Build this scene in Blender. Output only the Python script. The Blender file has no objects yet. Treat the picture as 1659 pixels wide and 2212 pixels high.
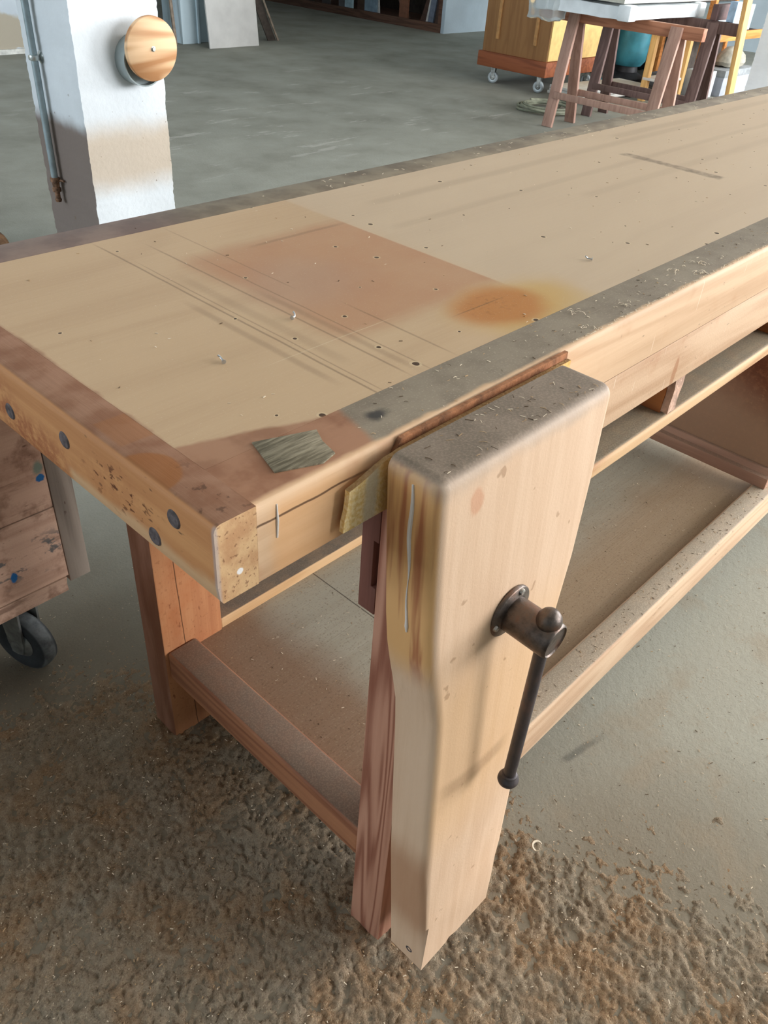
import bpy, bmesh, math, random
import numpy as np
from mathutils import Matrix, Vector, noise as mn

random.seed(7)
S = bpy.context.scene
COL = S.collection
PI = math.pi

# ------------------------------------------------------------------ helpers
def lin(c):
    o = []
    for v in c[:3]:
        v /= 255.0
        o.append(v / 12.92 if v <= 0.04045 else ((v + 0.055) / 1.055) ** 2.4)
    return (o[0], o[1], o[2], 1.0)

class G:
    """small node-graph writer"""
    def __init__(s, name, rough=0.6, metal=0.0, spec=0.3):
        s.mat = bpy.data.materials.new(name)
        s.mat.use_nodes = True
        s.nt = s.mat.node_tree
        s.b = s.nt.nodes['Principled BSDF']
        s.b.inputs['Roughness'].default_value = rough
        s.b.inputs['Metallic'].default_value = metal
        s.b.inputs['Specular IOR Level'].default_value = spec
        s._co = None
    def n(s, t): return s.nt.nodes.new(t)
    def put(s, sock, v):
        if v is None: return
        if isinstance(v, bpy.types.NodeSocket): s.nt.links.new(v, sock)
        else:
            if isinstance(v, (tuple, list)) and len(v) == 3 and sock.type == 'RGBA': v = (*v, 1)
            sock.default_value = v
    def co(s):
        if s._co is None: s._co = s.n('ShaderNodeTexCoord').outputs['Object']
        return s._co
    def xyz(s, v=None):
        k = s.n('ShaderNodeSeparateXYZ'); s.put(k.inputs[0], v or s.co())
        return k.outputs[0], k.outputs[1], k.outputs[2]
    def vec(s, a, b, c):
        k = s.n('ShaderNodeCombineXYZ')
        for i, v in enumerate((a, b, c)): s.put(k.inputs[i], v)
        return k.outputs[0]
    def mapp(s, scale, v=None, loc=(0, 0, 0), rot=(0, 0, 0)):
        k = s.n('ShaderNodeMapping'); s.put(k.inputs['Vector'], v or s.co())
        k.inputs['Scale'].default_value = scale; k.inputs['Location'].default_value = loc
        k.inputs['Rotation'].default_value = rot
        return k.outputs[0]
    def noise(s, v, scale, detail=3, rough=0.55, dist=0.0, col=False):
        k = s.n('ShaderNodeTexNoise'); s.put(k.inputs['Vector'], v)
        k.inputs['Scale'].default_value = scale; k.inputs['Detail'].default_value = detail
        k.inputs['Roughness'].default_value = rough; k.inputs['Distortion'].default_value = dist
        return k.outputs['Color' if col else 'Fac']
    def voro(s, v, scale, out='Distance', dim='3D'):
        k = s.n('ShaderNodeTexVoronoi'); k.voronoi_dimensions = dim
        s.put(k.inputs['Vector'], v); k.inputs['Scale'].default_value = scale
        return k.outputs[out]
    def m(s, op, a, b=0.0, c=0.0, clamp=False):
        k = s.n('ShaderNodeMath'); k.operation = op; k.use_clamp = clamp
        s.put(k.inputs[0], a); s.put(k.inputs[1], b); s.put(k.inputs[2], c)
        return k.outputs[0]
    def vm(s, op, a, b):
        k = s.n('ShaderNodeVectorMath'); k.operation = op
        s.put(k.inputs[0], a); s.put(k.inputs[1], b)
        return k.outputs['Value'] if op in ('LENGTH', 'DOT_PRODUCT') else k.outputs['Vector']
    def ss(s, v, a, b):
        k = s.n('ShaderNodeMapRange'); k.interpolation_type = 'SMOOTHSTEP'
        s.put(k.inputs[0], v); k.inputs[1].default_value = a; k.inputs[2].default_value = b
        return k.outputs[0]
    def mr(s, v, a, b, c, d):
        k = s.n('ShaderNodeMapRange'); s.put(k.inputs[0], v)
        for i, q in enumerate((a, b, c, d)): k.inputs[i + 1].default_value = q
        return k.outputs[0]
    def mix(s, f, a, b, mode='MIX'):
        k = s.n('ShaderNodeMix'); k.data_type = 'RGBA'; k.blend_type = mode
        s.put(k.inputs[0], f); s.put(k.inputs[6], a); s.put(k.inputs[7], b)
        return k.outputs[2]
    def ramp(s, f, stops):
        k = s.n('ShaderNodeValToRGB'); s.put(k.inputs[0], f); e = k.color_ramp.elements
        while len(e) < len(stops): e.new(0.5)
        for q, (pos, c) in zip(e, stops): q.position = pos; q.color = c
        return k.outputs[0]
    def nz(s, lo=0.6, hi=0.95):
        k = s.n('ShaderNodeNewGeometry'); x, y, z = s.xyz(k.outputs['Normal'])
        return s.ss(z, lo, hi)
    def bump(s, h, strength=0.3, dist=0.002):
        k = s.n('ShaderNodeBump'); s.put(k.inputs['Height'], h)
        k.inputs['Strength'].default_value = strength; k.inputs['Distance'].default_value = dist
        s.nt.links.new(k.outputs[0], s.b.inputs['Normal'])
    # soft masks in the object's own coordinates; lim = dict(x=(a,b), y=(a,b), z=(a,b))
    def boxmask(s, co, soft, **lim):
        xs = dict(zip('xyz', s.xyz(co))); r = None
        for ax, (a, b) in lim.items():
            for q in ((s.ss(xs[ax], a - soft, a + soft)), (s.ss(xs[ax], b + soft, b - soft))):
                r = q if r is None else s.m('MULTIPLY', r, q)
        return r
    def blob(s, co, c, r, soft=0.35):
        d = s.vm('SUBTRACT', co, c); d = s.vm('DIVIDE', d, r)
        L = s.vm('LENGTH', d, (0, 0, 0))
        return s.ss(L, 1 + soft, 1 - soft)
    def warp(s, amt, scale, v=None):
        c = s.noise(v or s.co(), scale, 3, col=True)
        d = s.vm('SUBTRACT', c, (0.5, 0.5, 0.5)); d = s.vm('MULTIPLY', d, (amt, amt, amt))
        return s.vm('ADD', v or s.co(), d)
    def done(s, col):
        s.put(s.b.inputs['Base Color'], col)
        return s.mat

def plain(name, c, rough=0.6, metal=0.0, var=0.12, scale=20, spec=0.3, bump=0.0):
    g = G(name, rough, metal, spec)
    n = g.noise(g.co(), scale, 4)
    a = lin([v * (1 - var) for v in c]); b = lin([min(255, v * (1 + var)) for v in c])
    if bump: g.bump(g.noise(g.co(), scale * 6, 3), bump, 0.003)
    return g.done(g.ramp(n, [(0.3, a), (0.7, b)]))

AX = {'X': (1, 0, 0), 'Y': (0, 1, 0), 'Z': (0, 0, 1)}
def wood(name, light, dark, axis='X', ring=9.0, ringamt=0.5, fib=0.35, dust=0.0, dustcol=(140, 125, 106), rough=0.62,
         speck=0.0, speckcol=(70, 48, 34), extra=None, bump=0.25, blot=0.25, seed=0.0, across=14.0, dustlo=0.55, spec=0.25):
    g = G(name, rough, 0, spec)
    al = AX[axis]
    sc = tuple(1.1 if q else across for q in al)
    v = g.mapp(sc, loc=(seed, seed * 1.7, seed * 0.6))
    n1 = g.noise(v, 1.0, 2, 0.5, 0.4)
    rings = g.m('SINE', g.m('MULTIPLY', n1, ring * PI * 2))
    rings = g.mr(rings, -1, 1, 0, 1)
    sf = tuple(9.0 if q else 260.0 for q in al)
    fi = g.noise(g.mapp(sf), 1.0, 3, 0.6)
    big = g.noise(g.mapp(tuple(2.0 if q else 9.0 for q in al), loc=(seed * 3, 1, 2)), 1.0, 3)
    f = g.m('ADD', g.m('MULTIPLY', rings, ringamt), g.m('MULTIPLY', fi, fib))
    f = g.m('ADD', f, g.m('MULTIPLY', big, blot))
    f = g.m('DIVIDE', f, ringamt + fib + blot)
    col = g.ramp(f, [(0.2, lin(dark)), (0.55, lin([(a * .72 + b * .28) for a, b in zip(light, dark)])), (0.85, lin(light))])
    if speck:
        sp = g.noise(g.mapp(tuple(45.0 if q else 120.0 for q in al)), 1.0, 2)
        where = g.noise(g.co(), 7.0, 2)
        k = g.m('MULTIPLY', g.ss(sp, 0.66, 0.72), g.ss(where, 0.5, 0.62))
        col = g.mix(g.m('MULTIPLY', k, speck), col, lin(speckcol))
    if extra: col = extra(g, col)
    if dust:
        dn = g.noise(g.co(), 26, 4, 0.6)
        k = g.m('MULTIPLY', g.nz(dustlo, 0.97), g.mr(dn, 0.25, 0.6, 0.75, 1.0))
        grit = g.noise(g.co(), 420, 2)
        dc = g.mix(g.ss(grit, 0.42, 0.66), lin([q * 0.94 for q in dustcol]), lin([min(255, q * 1.08) for q in dustcol]))
        col = g.mix(g.m('MULTIPLY', k, dust), col, dc)
        g.bump(g.m('ADD', g.m('MULTIPLY', fi, 0.6), g.m('MULTIPLY', grit, 0.7)), bump, 0.0014)
    else:
        g.bump(fi, bump, 0.0012)
    return g.done(col)

def B(): return bmesh.new()
def box(bm, x0, x1, y0, y1, z0, z1, M=None):
    vs = [bm.verts.new((x, y, z)) for x in (x0, x1) for y in (y0, y1) for z in (z0, z1)]
    for f in ((0, 1, 3, 2), (4, 6, 7, 5), (0, 4, 5, 1), (2, 3, 7, 6), (0, 2, 6, 4), (1, 5, 7, 3)):
        bm.faces.new([vs[i] for i in f])
    if M is not None:
        for v in vs: v.co = M @ v.co
    return vs
def prism(bm, pts, fa, fb):
    """pts: 2d outline; fa/fb map (u, v) to 3d on the two faces"""
    a = [bm.verts.new(fa(*q)) for q in pts]; b = [bm.verts.new(fb(*q)) for q in pts]
    n = len(pts)
    bm.faces.new(a); bm.faces.new(b[::-1])
    for i in range(n): bm.faces.new((a[i], b[i], b[(i + 1) % n], a[(i + 1) % n]))
def bar(bm, p0, p1, w, d, side=(0, 0, 1)):
    """rectangular bar from p0 to p1, w along `side`-perpendicular, d along side"""
    p0, p1 = Vector(p0), Vector(p1); ax = (p1 - p0).normalized(); sd = Vector(side)
    sd = (sd - ax * sd.dot(ax)).normalized(); ot = ax.cross(sd)
    vs = []
    for p in (p0, p1):
        for a, b in ((-1, -1), (1, -1), (1, 1), (-1, 1)):
            vs.append(bm.verts.new(p + ot * (a * w / 2) + sd * (b * d / 2)))
    for f in ((0, 3, 2, 1), (4, 5, 6, 7), (0, 1, 5, 4), (1, 2, 6, 5), (2, 3, 7, 6), (3, 0, 4, 7)):
        bm.faces.new([vs[i] for i in f])
def lathe(bm, o, ax, prof, seg=28):
    """prof: list of (radius, distance along ax)"""
    o, ax = Vector(o), Vector(ax).normalized()
    u = ax.orthogonal().normalized(); w = ax.cross(u); rows = []
    for r, h in prof:
        c = o + ax * h
        if r < 1e-6: rows.append([bm.verts.new(c)])
        else: rows.append([bm.verts.new(c + (u * math.cos(t) + w * math.sin(t)) * r) for t in [2 * PI * i / seg for i in range(seg)]])
    for a, b in zip(rows, rows[1:]):
        for i in range(seg):
            j = (i + 1) % seg
            if len(a) == 1 and len(b) == 1: continue
            if len(a) == 1: bm.faces.new((a[0], b[j], b[i]))
            elif len(b) == 1: bm.faces.new((a[i], a[j], b[0]))
            else: bm.faces.new((a[i], a[j], b[j], b[i]))
    for r in (rows[0], rows[-1]):
        if len(r) > 1: bm.faces.new(r if r is rows[-1] else r[::-1])
def tube(bm, pts, r, seg=10):
    pts = [Vector(p) for p in pts]; rows = []
    up = None
    for i, p in enumerate(pts):
        t = (pts[min(i + 1, len(pts) - 1)] - pts[max(i - 1, 0)]).normalized()
        if up is None: up = t.orthogonal().normalized()
        up = (up - t * up.dot(t)).normalized(); w = t.cross(up)
        rr = r[i] if isinstance(r, (list, tuple)) else r
        rows.append([bm.verts.new(p + (up * math.cos(2 * PI * k / seg) + w * math.sin(2 * PI * k / seg)) * rr) for k in range(seg)])
    for a, b in zip(rows, rows[1:]):
        for k in range(seg): bm.faces.new((a[k], a[(k + 1) % seg], b[(k + 1) % seg], b[k]))
    bm.faces.new(rows[0][::-1]); bm.faces.new(rows[-1])
def rough_up(bm, cuts, amp, freq, keep=None):
    """irregular worn surface: subdivide and push vertices with noise"""
    bmesh.ops.subdivide_edges(bm, edges=bm.edges[:], cuts=cuts, use_grid_fill=True)
    for v in bm.verts:
        if keep and keep(v.co): continue
        v.co += Vector(mn.noise_vector(v.co * freq)) * amp
def mk(name, bm, mat, parent=None, bevel=0.0, seg=2, smooth=True, ang=35):
    bmesh.ops.recalc_face_normals(bm, faces=bm.faces[:])
    if bevel:
        es = [e for e in bm.edges if len(e.link_faces) == 2 and e.calc_face_angle(0) > 0.5]
        bmesh.ops.bevel(bm, geom=es, offset=bevel, segments=seg, profile=0.5, affect='EDGES', clamp_overlap=True)
    me = bpy.data.meshes.new(name); bm.to_mesh(me); bm.free()
    if smooth:
        for p in me.polygons: p.use_smooth = True
        me.set_sharp_from_angle(angle=math.radians(ang))
    me.materials.append(mat)
    o = bpy.data.objects.new(name, me); COL.objects.link(o)
    if parent: o.parent = parent
    return o
def tag(o, label, cat, group=None, kind=None):
    o['label'] = label; o['category'] = cat
    if group: o['group'] = group
    if kind: o['kind'] = kind
    return o
def thing(name, label, cat, loc=(0, 0, 0), group=None, rot=(0, 0, 0)):
    o = bpy.data.objects.new(name, None); o.empty_display_size = 0.1
    COL.objects.link(o); o.location = loc; o.rotation_euler = rot
    return tag(o, label, cat, group)
def struct(name, bm, mat, bevel=0.0):
    o = mk(name, bm, mat, None, bevel); o['kind'] = 'structure'
    return o
def copy_tree(o, parent=None):
    c = o.copy(); COL.objects.link(c)
    if parent: c.parent = parent
    for ch in o.children: copy_tree(ch, c)
    return c

# ------------------------------------------------------------------ camera
Rr = [[0.6889791798506038, -0.7219679648951368, 0.06379613936253492],
      [-0.4005999400852315, -0.4526875485736522, -0.7966138784694166],
      [0.6040094185822755, 0.5232936470391666, -0.6011126194253035]]
cd = bpy.data.cameras.new('camera'); cam = bpy.data.objects.new('camera', cd); COL.objects.link(cam)
cd.sensor_fit = 'HORIZONTAL'; cd.sensor_width = 36.0; cd.lens = 36.0 * 1750.855 / 1659.0
cd.clip_start = 0.02; cd.clip_end = 100
mw = Matrix.Identity(4)
for i in range(3):
    mw[i][0] = Rr[0][i]; mw[i][1] = -Rr[1][i]; mw[i][2] = -Rr[2][i]
mw[0][3], mw[1][3], mw[2][3] = -0.23973103, -0.35446754, 1.18502193
cam.matrix_world = mw
S.camera = cam

# ------------------------------------------------------------------ materials of the bench
H = 0.85
def top_extra(g, col):
    w = g.warp(0.02, 16); w2 = g.warp(0.06, 7)
    # greyer dusty area right of the straight line, yellowish film left of it
    right = g.boxmask(g.warp(0.004, 30), 0.004, x=(0.507, 9))
    col = g.mix(g.m('MULTIPLY', right, 0.62), col, lin((196, 174, 148)))
    film = g.boxmask(w2, 0.03, x=(0.02, 0.507), y=(0.05, 0.53))
    col = g.mix(g.m('MULTIPLY', film, 0.35), col, lin((192, 160, 122)))
    yel = g.boxmask(w2, 0.03, x=(0.40, 0.56), y=(0.03, 0.13))
    col = g.mix(g.m('MULTIPLY', yel, 0.45), col, lin((186, 152, 88)))
    # reddish brown bare field
    nb = g.noise(g.co(), 12, 3)
    red = g.m('MULTIPLY', g.boxmask(w, 0.020, x=(0.265, 0.7), y=(0.150, 0.41)), g.mr(nb, 0.3, 0.7, 0.7, 1.0))
    red = g.m('MULTIPLY', red, g.ss(g.xyz()[0], 0.5085, 0.506))
    col = g.mix(g.m('MULTIPLY', red, 0.9), col, lin((176, 128, 94)))
    lav = g.blob(w2, (0.33, 0.285, H), (0.07, 0.06, 1), 0.6)
    col = g.mix(g.m('MULTIPLY', lav, 0.35), col, lin((168, 138, 118)))
    hal = g.blob(w2, (0.475, 0.100, H), (0.085, 0.048, 1), 0.5)
    col = g.mix(g.m('MULTIPLY', hal, 0.55), col, lin((196, 152, 78)))
    org = g.blob(w, (0.453, 0.106, H), (0.058, 0.042, 1), 0.32)
    col = g.mix(g.m('MULTIPLY', org, 0.85), col, lin((178, 112, 56)))
    org2 = g.blob(w, (0.445, 0.115, H), (0.03, 0.022, 1), 0.7)
    col = g.mix(g.m('MULTIPLY', org2, g.m('MULTIPLY', g.ss(g.noise(g.co(), 160, 2), 0.5, 0.7), .35)), col, lin((120, 74, 40)))
    # thin dark lines drawn across the board
    x, y, z = g.xyz(g.warp(0.008, 5))
    for cx, y0, y1, wd, a in ((0.215, 0.05, 0.5, 0.0012, .5), (0.222, 0.06, 0.42, 0.0008, .4), (0.262, 0.07, 0.46, 0.0012, .45),
                              (0.285, 0.06, 0.4, 0.0009, .4), (0.200, 0.1, 0.30, 0.004, .25), (0.275, 0.07, 0.28, 0.004, .22),
                              (0.325, 0.07, 0.2, 0.0012, .4), (0.235, 0.12, 0.36, 0.006, .15), (0.31, 0.28, 0.5, 0.001, .3)):
        k = g.m('MULTIPLY', g.ss(g.m('ABSOLUTE', g.m('SUBTRACT', x, cx)), wd * 1.6, wd * 0.3), g.ss(y, y0 - .02, y0 + .02))
        k = g.m('MULTIPLY', k, g.ss(y, y1 + .03, y1 - .03))
        col = g.mix(g.m('MULTIPLY', k, a), col, lin((98, 76, 54)))
    for cy, x0, x1, wd, a in ((0.118, 0.40, 0.468, 0.0009, .55), (0.155, 0.18, 0.33, 0.0006, -.4), (0.40, 0.36, 0.5, 0.003, .3),
                              (0.35, 0.55, 2, 0.008, .12), (0.44, 0.6, 1.6, 0.01, .15), (0.28, 0.9, 2, 0.01, .1), (0.47, 1.3, 2.2, 0.012, .16)):
        k = g.m('MULTIPLY', g.ss(g.m('ABSOLUTE', g.m('SUBTRACT', y, cy)), wd * 1.6, wd * 0.3), g.ss(x, x0 - .02, x0 + .02))
        k = g.m('MULTIPLY', k, g.ss(x, x1 + .02, x1 - .02))
        col = g.mix(g.m('MULTIPLY', k, abs(a)), col, lin((100, 74, 50) if a > 0 else (215, 195, 160)))
    # worn groove further along
    gr = g.boxmask(g.warp(0.012, 20), 0.004, x=(1.182, 1.206), y=(0.20, 0.39))
    col = g.mix(g.m('MULTIPLY', gr, g.mr(g.noise(g.co(), 60, 3), .3, .7, .2, .9)), col, lin((122, 104, 84)))
    # screw holes: pale rim, dark centre
    v2 = g.warp(0.004, 60)
    d = g.voro(v2, 13.0, 'Distance', '2D'); c = g.voro(v2, 13.0, 'Color', '2D')
    cr, cg, cb = g.xyz(c)
    on = g.m('GREATER_THAN', cr, 0.62)
    rad = g.mr(cg, 0, 1, 0.018, 0.052)
    ring = g.m('MULTIPLY', g.m('LESS_THAN', d, g.m('MULTIPLY', rad, 1.45)), on)
    hole = g.m('MULTIPLY', g.m('LESS_THAN', d, g.m('MULTIPLY', rad, 0.85)), on)
    col = g.mix(g.m('MULTIPLY', ring, 0.45), col, lin((212, 190, 150)))
    col = g.mix(hole, col, lin((74, 52, 34)))
    # fine grit of dust
    gt = g.noise(g.co(), 520, 2)
    col = g.mix(g.m('MULTIPLY', g.ss(gt, 0.62, 0.75), 0.28), col, lin((214, 200, 172)))
    # brown where the film is worn through at the end and the corner
    ex, ey, ez = g.xyz(g.warp(0.010, 30))
    edge = g.ss(ex, 0.040, 0.034)
    edge2 = g.m('MULTIPLY', g.ss(g.m('ADD', ey, g.m('MULTIPLY', ex, 0.33)), 0.112, 0.106), g.ss(ex, 0.175, 0.165))
    e = g.m('MAXIMUM', edge, edge2)
    nn = g.noise(g.co(), 30, 4)
    col = g.mix(g.m('MULTIPLY', e, 0.92), col, g.mix(g.ss(nn, .35, .6), lin((142, 98, 72)), lin((162, 118, 90))))
    return col
M_top = wood('tabletop_plywood', (200, 170, 136), (178, 146, 114), 'X', 5, 0.25, 0.5, rough=0.55, extra=top_extra, bump=0.12, blot=0.6, across=6)

def rail_extra(g, col):
    # dusty dark top of the rail; reddish bare corner with varnish rings at the end of the bench
    up = g.nz(0.75, 0.97)
    x, y, z = g.xyz(g.warp(0.01, 24))
    n = g.noise(g.co(), 30, 4); grit = g.noise(g.co(), 480, 2)
    dark = g.mix(g.ss(n, 0.3, 0.7), lin((126, 112, 95)), lin((142, 128, 109)))
    dark = g.mix(g.m('MULTIPLY', g.ss(grit, 0.56, 0.72), .5), dark, lin((170, 156, 136)))
    corner = g.mix(g.ss(n, 0.35, 0.6), lin((142, 98, 72)), lin((162, 118, 90)))
    dg = g.m('ADD', x, g.m('MULTIPLY', y, -0.25))
    left = g.ss(dg, 0.160, 0.150)
    topc = g.mix(left, dark, corner)
    topc = g.mix(g.m('MULTIPLY', g.ss(y, 0.0085, 0.0035), .8), topc, lin((206, 168, 130)))
    return g.mix(up, col, topc)
def front_extra(g, col):
    x, y, z = g.xyz(g.warp(0.006, 18))
    face = g.boxmask(g.warp(0.02, 20), 0.01, x=(0.05, 0.145), z=(0.70, 0.842))
    col = g.mix(g.m('MULTIPLY', face, 0.5), col, lin((224, 166, 108)))
    crack = g.m('MULTIPLY', g.ss(g.m('ABSOLUTE', g.m('SUBTRACT', z, 0.8315)), 0.0016, 0.0005), g.ss(x, 0.16, 0.12))
    col = g.mix(g.m('MULTIPLY', crack, 0.85), col, lin((74, 46, 28)))
    sx = g.noise(g.mapp((9, 9, 9), rot=(0, .6, 0)), 1, 4, .65)
    col = g.mix(g.m('MULTIPLY', g.ss(sx, .54, .7), .4), col, lin((186, 130, 92)))
    sc = g.noise(g.mapp((220, 1, 14), rot=(0, .45, 0)), 1, 2, .5)
    col = g.mix(g.m('MULTIPLY', g.ss(sc, .68, .74), .55), col, lin((238, 218, 192)))
    dk = g.noise(g.mapp((130, 1, 50), rot=(0, .3, 0)), 1, 2, .5)
    col = g.mix(g.m('MULTIPLY', g.ss(dk, .70, .76), .5), col, lin((124, 92, 70)))
    col = rail_extra(g, col)
    # black smudge and grey scraped patch on the top face
    s = g.blob(g.warp(0.012, 60), (0.188, 0.033, H), (0.011, 0.007, 1), 0.5)
    return g.mix(g.m('MULTIPLY', s, 0.85), col, lin((38, 38, 40)))
M_frail = wood('front_rail_wood', (222, 188, 152), (192, 152, 116), 'X', 5, 0.3, 0.4, speck=0.5, extra=front_extra, seed=3, blot=0.6)
def end_extra(g, col):
    w = g.warp(0.02, 18)
    for c, r, a in (((0, 0.345, 0.815), (1, 0.055, 0.032), .8), ((0, 0.26, 0.795), (1, 0.06, 0.022), .8), ((0, 0.13, 0.815), (1, 0.05, 0.02), .25)):
        col = g.mix(g.m('MULTIPLY', g.m('MULTIPLY', g.blob(w, c, r, .6), g.ss(g.noise(g.co(), 60, 5, .7), .36, .6)), a), col, lin((150, 84, 52)))
    col = g.mix(g.m('MULTIPLY', g.boxmask(w, 0.006, y=(-0.01, 0.2), z=(0.70, 0.7955)), 0.8), col, lin((208, 170, 130)))
    pit = g.m('MULTIPLY', g.ss(g.noise(g.mapp((1, 90, 170)), 1, 2), 0.58, 0.66), g.blob(w, (0, 0.12, 0.815), (1, 0.045, 0.02), .5))
    col = g.mix(pit, col, lin((100, 56, 30)))
    geo = g.n('ShaderNodeNewGeometry'); nx, ny, nn_ = g.xyz(geo.outputs['Normal'])
    eg = g.ss(ny, -.7, -.9); en = g.noise(g.co(), 40, 4); es = g.noise(g.co(), 260, 3)
    ec = g.mix(g.ss(en, .4, .65), lin((206, 168, 124)), lin((184, 140, 100)))
    ec = g.mix(g.m('MULTIPLY', g.ss(es, .58, .66), .7), ec, lin((116, 74, 50)))
    col = g.mix(eg, col, ec)
    gl = g.blob(g.warp(.003, 90), (.0195, 0, .8005), (.0028, 1, .0028), .2)
    col = g.mix(g.m('MULTIPLY', gl, eg), col, lin((232, 226, 220)))
    wr = g.m('MULTIPLY', g.ss(g.xyz()[0], .0042, .0012), g.ss(g.xyz()[1], .0042, .0012))
    col = g.mix(g.m('MULTIPLY', wr, .6), col, lin((170, 160, 158)))
    up = g.nz(0.75, 0.97)
    n = g.noise(g.co(), 34, 4)
    tc = g.mix(g.ss(n, 0.35, 0.65), lin((142, 98, 72)), lin((162, 120, 94)))
    tc = g.mix(g.m('MULTIPLY', g.blob(g.warp(0.004, 30), (0.002, 0.082, H), (0.026, 0.027, 1), 0.07), 0.8), tc, lin((156, 98, 52)))
    tc = g.mix(g.m('MULTIPLY', g.boxmask(g.warp(0.005, 30), 0.002, y=(0.122, 0.163), x=(0.008, 1)), 0.6), tc, lin((156, 102, 62)))
    ly_ = g.m('MULTIPLY', g.ss(g.noise(g.co(), 90, 3), .6, .68), g.boxmask(g.co(), .02, y=(0, .07)))
    tc = g.mix(g.m('MULTIPLY', ly_, .7), tc, lin((84, 58, 42)))
    return g.mix(up, col, tc)
M_end = wood('end_rail_wood', (208, 152, 100), (178, 118, 72), 'Y', 5, 0.3, 0.4, speck=0.8, extra=end_extra, seed=5, blot=0.6)
def back_extra(g, col):
    up = g.nz(0.7, 0.97); x, y, z = g.xyz(); n = g.noise(g.co(), 22, 4)
    a = g.mix(g.ss(n, .35, .65), lin((124, 104, 96)), lin((146, 124, 112)))
    b = g.mix(g.ss(n, .35, .65), lin((120, 106, 90)), lin((146, 132, 112)))
    return g.mix(up, col, g.mix(g.ss(x, 0.28, 0.4), a, b))
M_brail = wood('back_rail_wood', (180, 140, 105), (140, 100, 75), 'X', 5, 0.3, 0.4, extra=back_extra, seed=8)
def apron_extra(g, col):
    sx = g.noise(g.mapp((9, 9, 9), rot=(0, .6, 0), loc=(3, 0, 1)), 1, 4, .65)
    col = g.mix(g.m('MULTIPLY', g.ss(sx, .54, .7), .4), col, lin((188, 134, 98)))
    sc = g.noise(g.mapp((200, 1, 14), rot=(0, .5, 0)), 1, 2, .5)
    col = g.mix(g.m('MULTIPLY', g.ss(sc, .68, .74), .6), col, lin((240, 224, 200)))
    kn = g.blob(g.warp(.006, 30), (.715, 0, .726), (.006, 1, .022), .2)
    return g.mix(g.m('MULTIPLY', kn, .6), col, lin((170, 112, 72)))
M_apron = wood('lower_apron_wood', (222, 188, 154), (194, 154, 120), 'X', 7, 0.3, 0.4, speck=0.5, seed=11, dust=0.4, extra=apron_extra)
def legb_extra(g, col):
    geo = g.n('ShaderNodeNewGeometry'); nx, ny, nn_ = g.xyz(geo.outputs['Normal'])
    b1 = g.noise(g.co(), 9, 4, .6); b2 = g.noise(g.co(), 150, 3)
    col = g.mix(g.m('MULTIPLY', g.ss(b1, .45, .7), .6), col, lin((176, 104, 62)))
    col = g.mix(g.m('MULTIPLY', g.ss(b2, .56, .7), .35), col, lin((140, 82, 50)))
    x, y, z = g.xyz(g.warp(.006, 12))
    ck = g.ss(g.m('ABSOLUTE', g.m('SUBTRACT', x, g.m('ADD', .252, g.m('MULTIPLY', z, -.03)))), .0012, .0004)
    col = g.mix(g.m('MULTIPLY', ck, .85), col, lin((64, 34, 20)))
    sd = g.ss(nx, -.7, -.9)
    sc = g.mix(g.ss(g.noise(g.mapp((30, 30, 6)), 1, 4), .35, .65), lin((130, 84, 64)), lin((164, 118, 98)))  # left face tinted darker and blotchy, its shading put into the colour
    return g.mix(g.m('MULTIPLY', sd, .85), col, sc)
M_legB = wood('orange_leg_wood', (200, 142, 98), (160, 98, 64), 'Z', 6, 0.15, 0.3, speck=0.8, speckcol=(120, 66, 42), seed=2, blot=0.8, extra=legb_extra)
M_legA = wood('grained_leg_wood', (192, 142, 116), (138, 86, 66), 'Z', 14, 0.6, 0.3, seed=1.3, across=16, bump=0.35)
M_str = wood('end_stretcher_wood', (172, 118, 84), (124, 76, 54), 'Y', 6, 0.35, 0.35, dust=0.97, dustcol=(128, 108, 92), seed=4, dustlo=0.8)
M_fstr = wood('front_stretcher_wood', (220, 190, 158), (194, 156, 124), 'X', 6, 0.3, 0.4, dust=0.92, dustcol=(170, 156, 136), seed=6, speck=0.4, dustlo=0.85)
M_bstr = wood('back_stretcher_wood', (228, 188, 142), (204, 158, 110), 'X', 6, 0.3, 0.4, dust=0.97, dustcol=(122, 108, 94), seed=7, dustlo=0.8)
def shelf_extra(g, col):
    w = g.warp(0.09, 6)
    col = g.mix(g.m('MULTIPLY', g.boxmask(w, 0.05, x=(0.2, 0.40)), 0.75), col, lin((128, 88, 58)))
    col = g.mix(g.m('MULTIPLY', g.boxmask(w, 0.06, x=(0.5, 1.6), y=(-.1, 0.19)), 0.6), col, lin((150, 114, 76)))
    x, y, z = g.xyz()
    j = g.ss(g.m('ABSOLUTE', g.m('SUBTRACT', x, 0.526)), 0.0016, 0.0006)
    col = g.mix(g.m('MULTIPLY', j, 0.8), col, lin((60, 48, 36)))
    gr = g.noise(g.co(), 330, 2)
    col = g.mix(g.m('MULTIPLY', g.ss(gr, 0.6, 0.72), 0.35), col, lin((180, 164, 134)))
    return g.mix(g.m('MULTIPLY', g.ss(gr, 0.42, 0.34), 0.35), col, lin((90, 70, 50)))
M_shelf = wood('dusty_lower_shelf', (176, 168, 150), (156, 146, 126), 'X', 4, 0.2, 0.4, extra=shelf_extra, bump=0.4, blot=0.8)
M_dsh = wood('upper_shelf_wood', (224, 186, 142), (188, 140, 100), 'X', 8, 0.5, 0.3, dust=0.97, dustcol=(142, 130, 110), seed=9, dustlo=0.75)
M_div = wood('divider_wood', (196, 126, 72), (150, 84, 48), 'Y', 6, 0.4, 0.3, seed=12)
M_divend = plain('divider_end_grain', (186, 150, 128), 0.8, var=0.2, scale=60, bump=0.4)
M_block = wood('dark_block_wood', (126, 82, 70), (96, 60, 50), 'Z', 6, 0.3, 0.4, seed=13)
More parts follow.
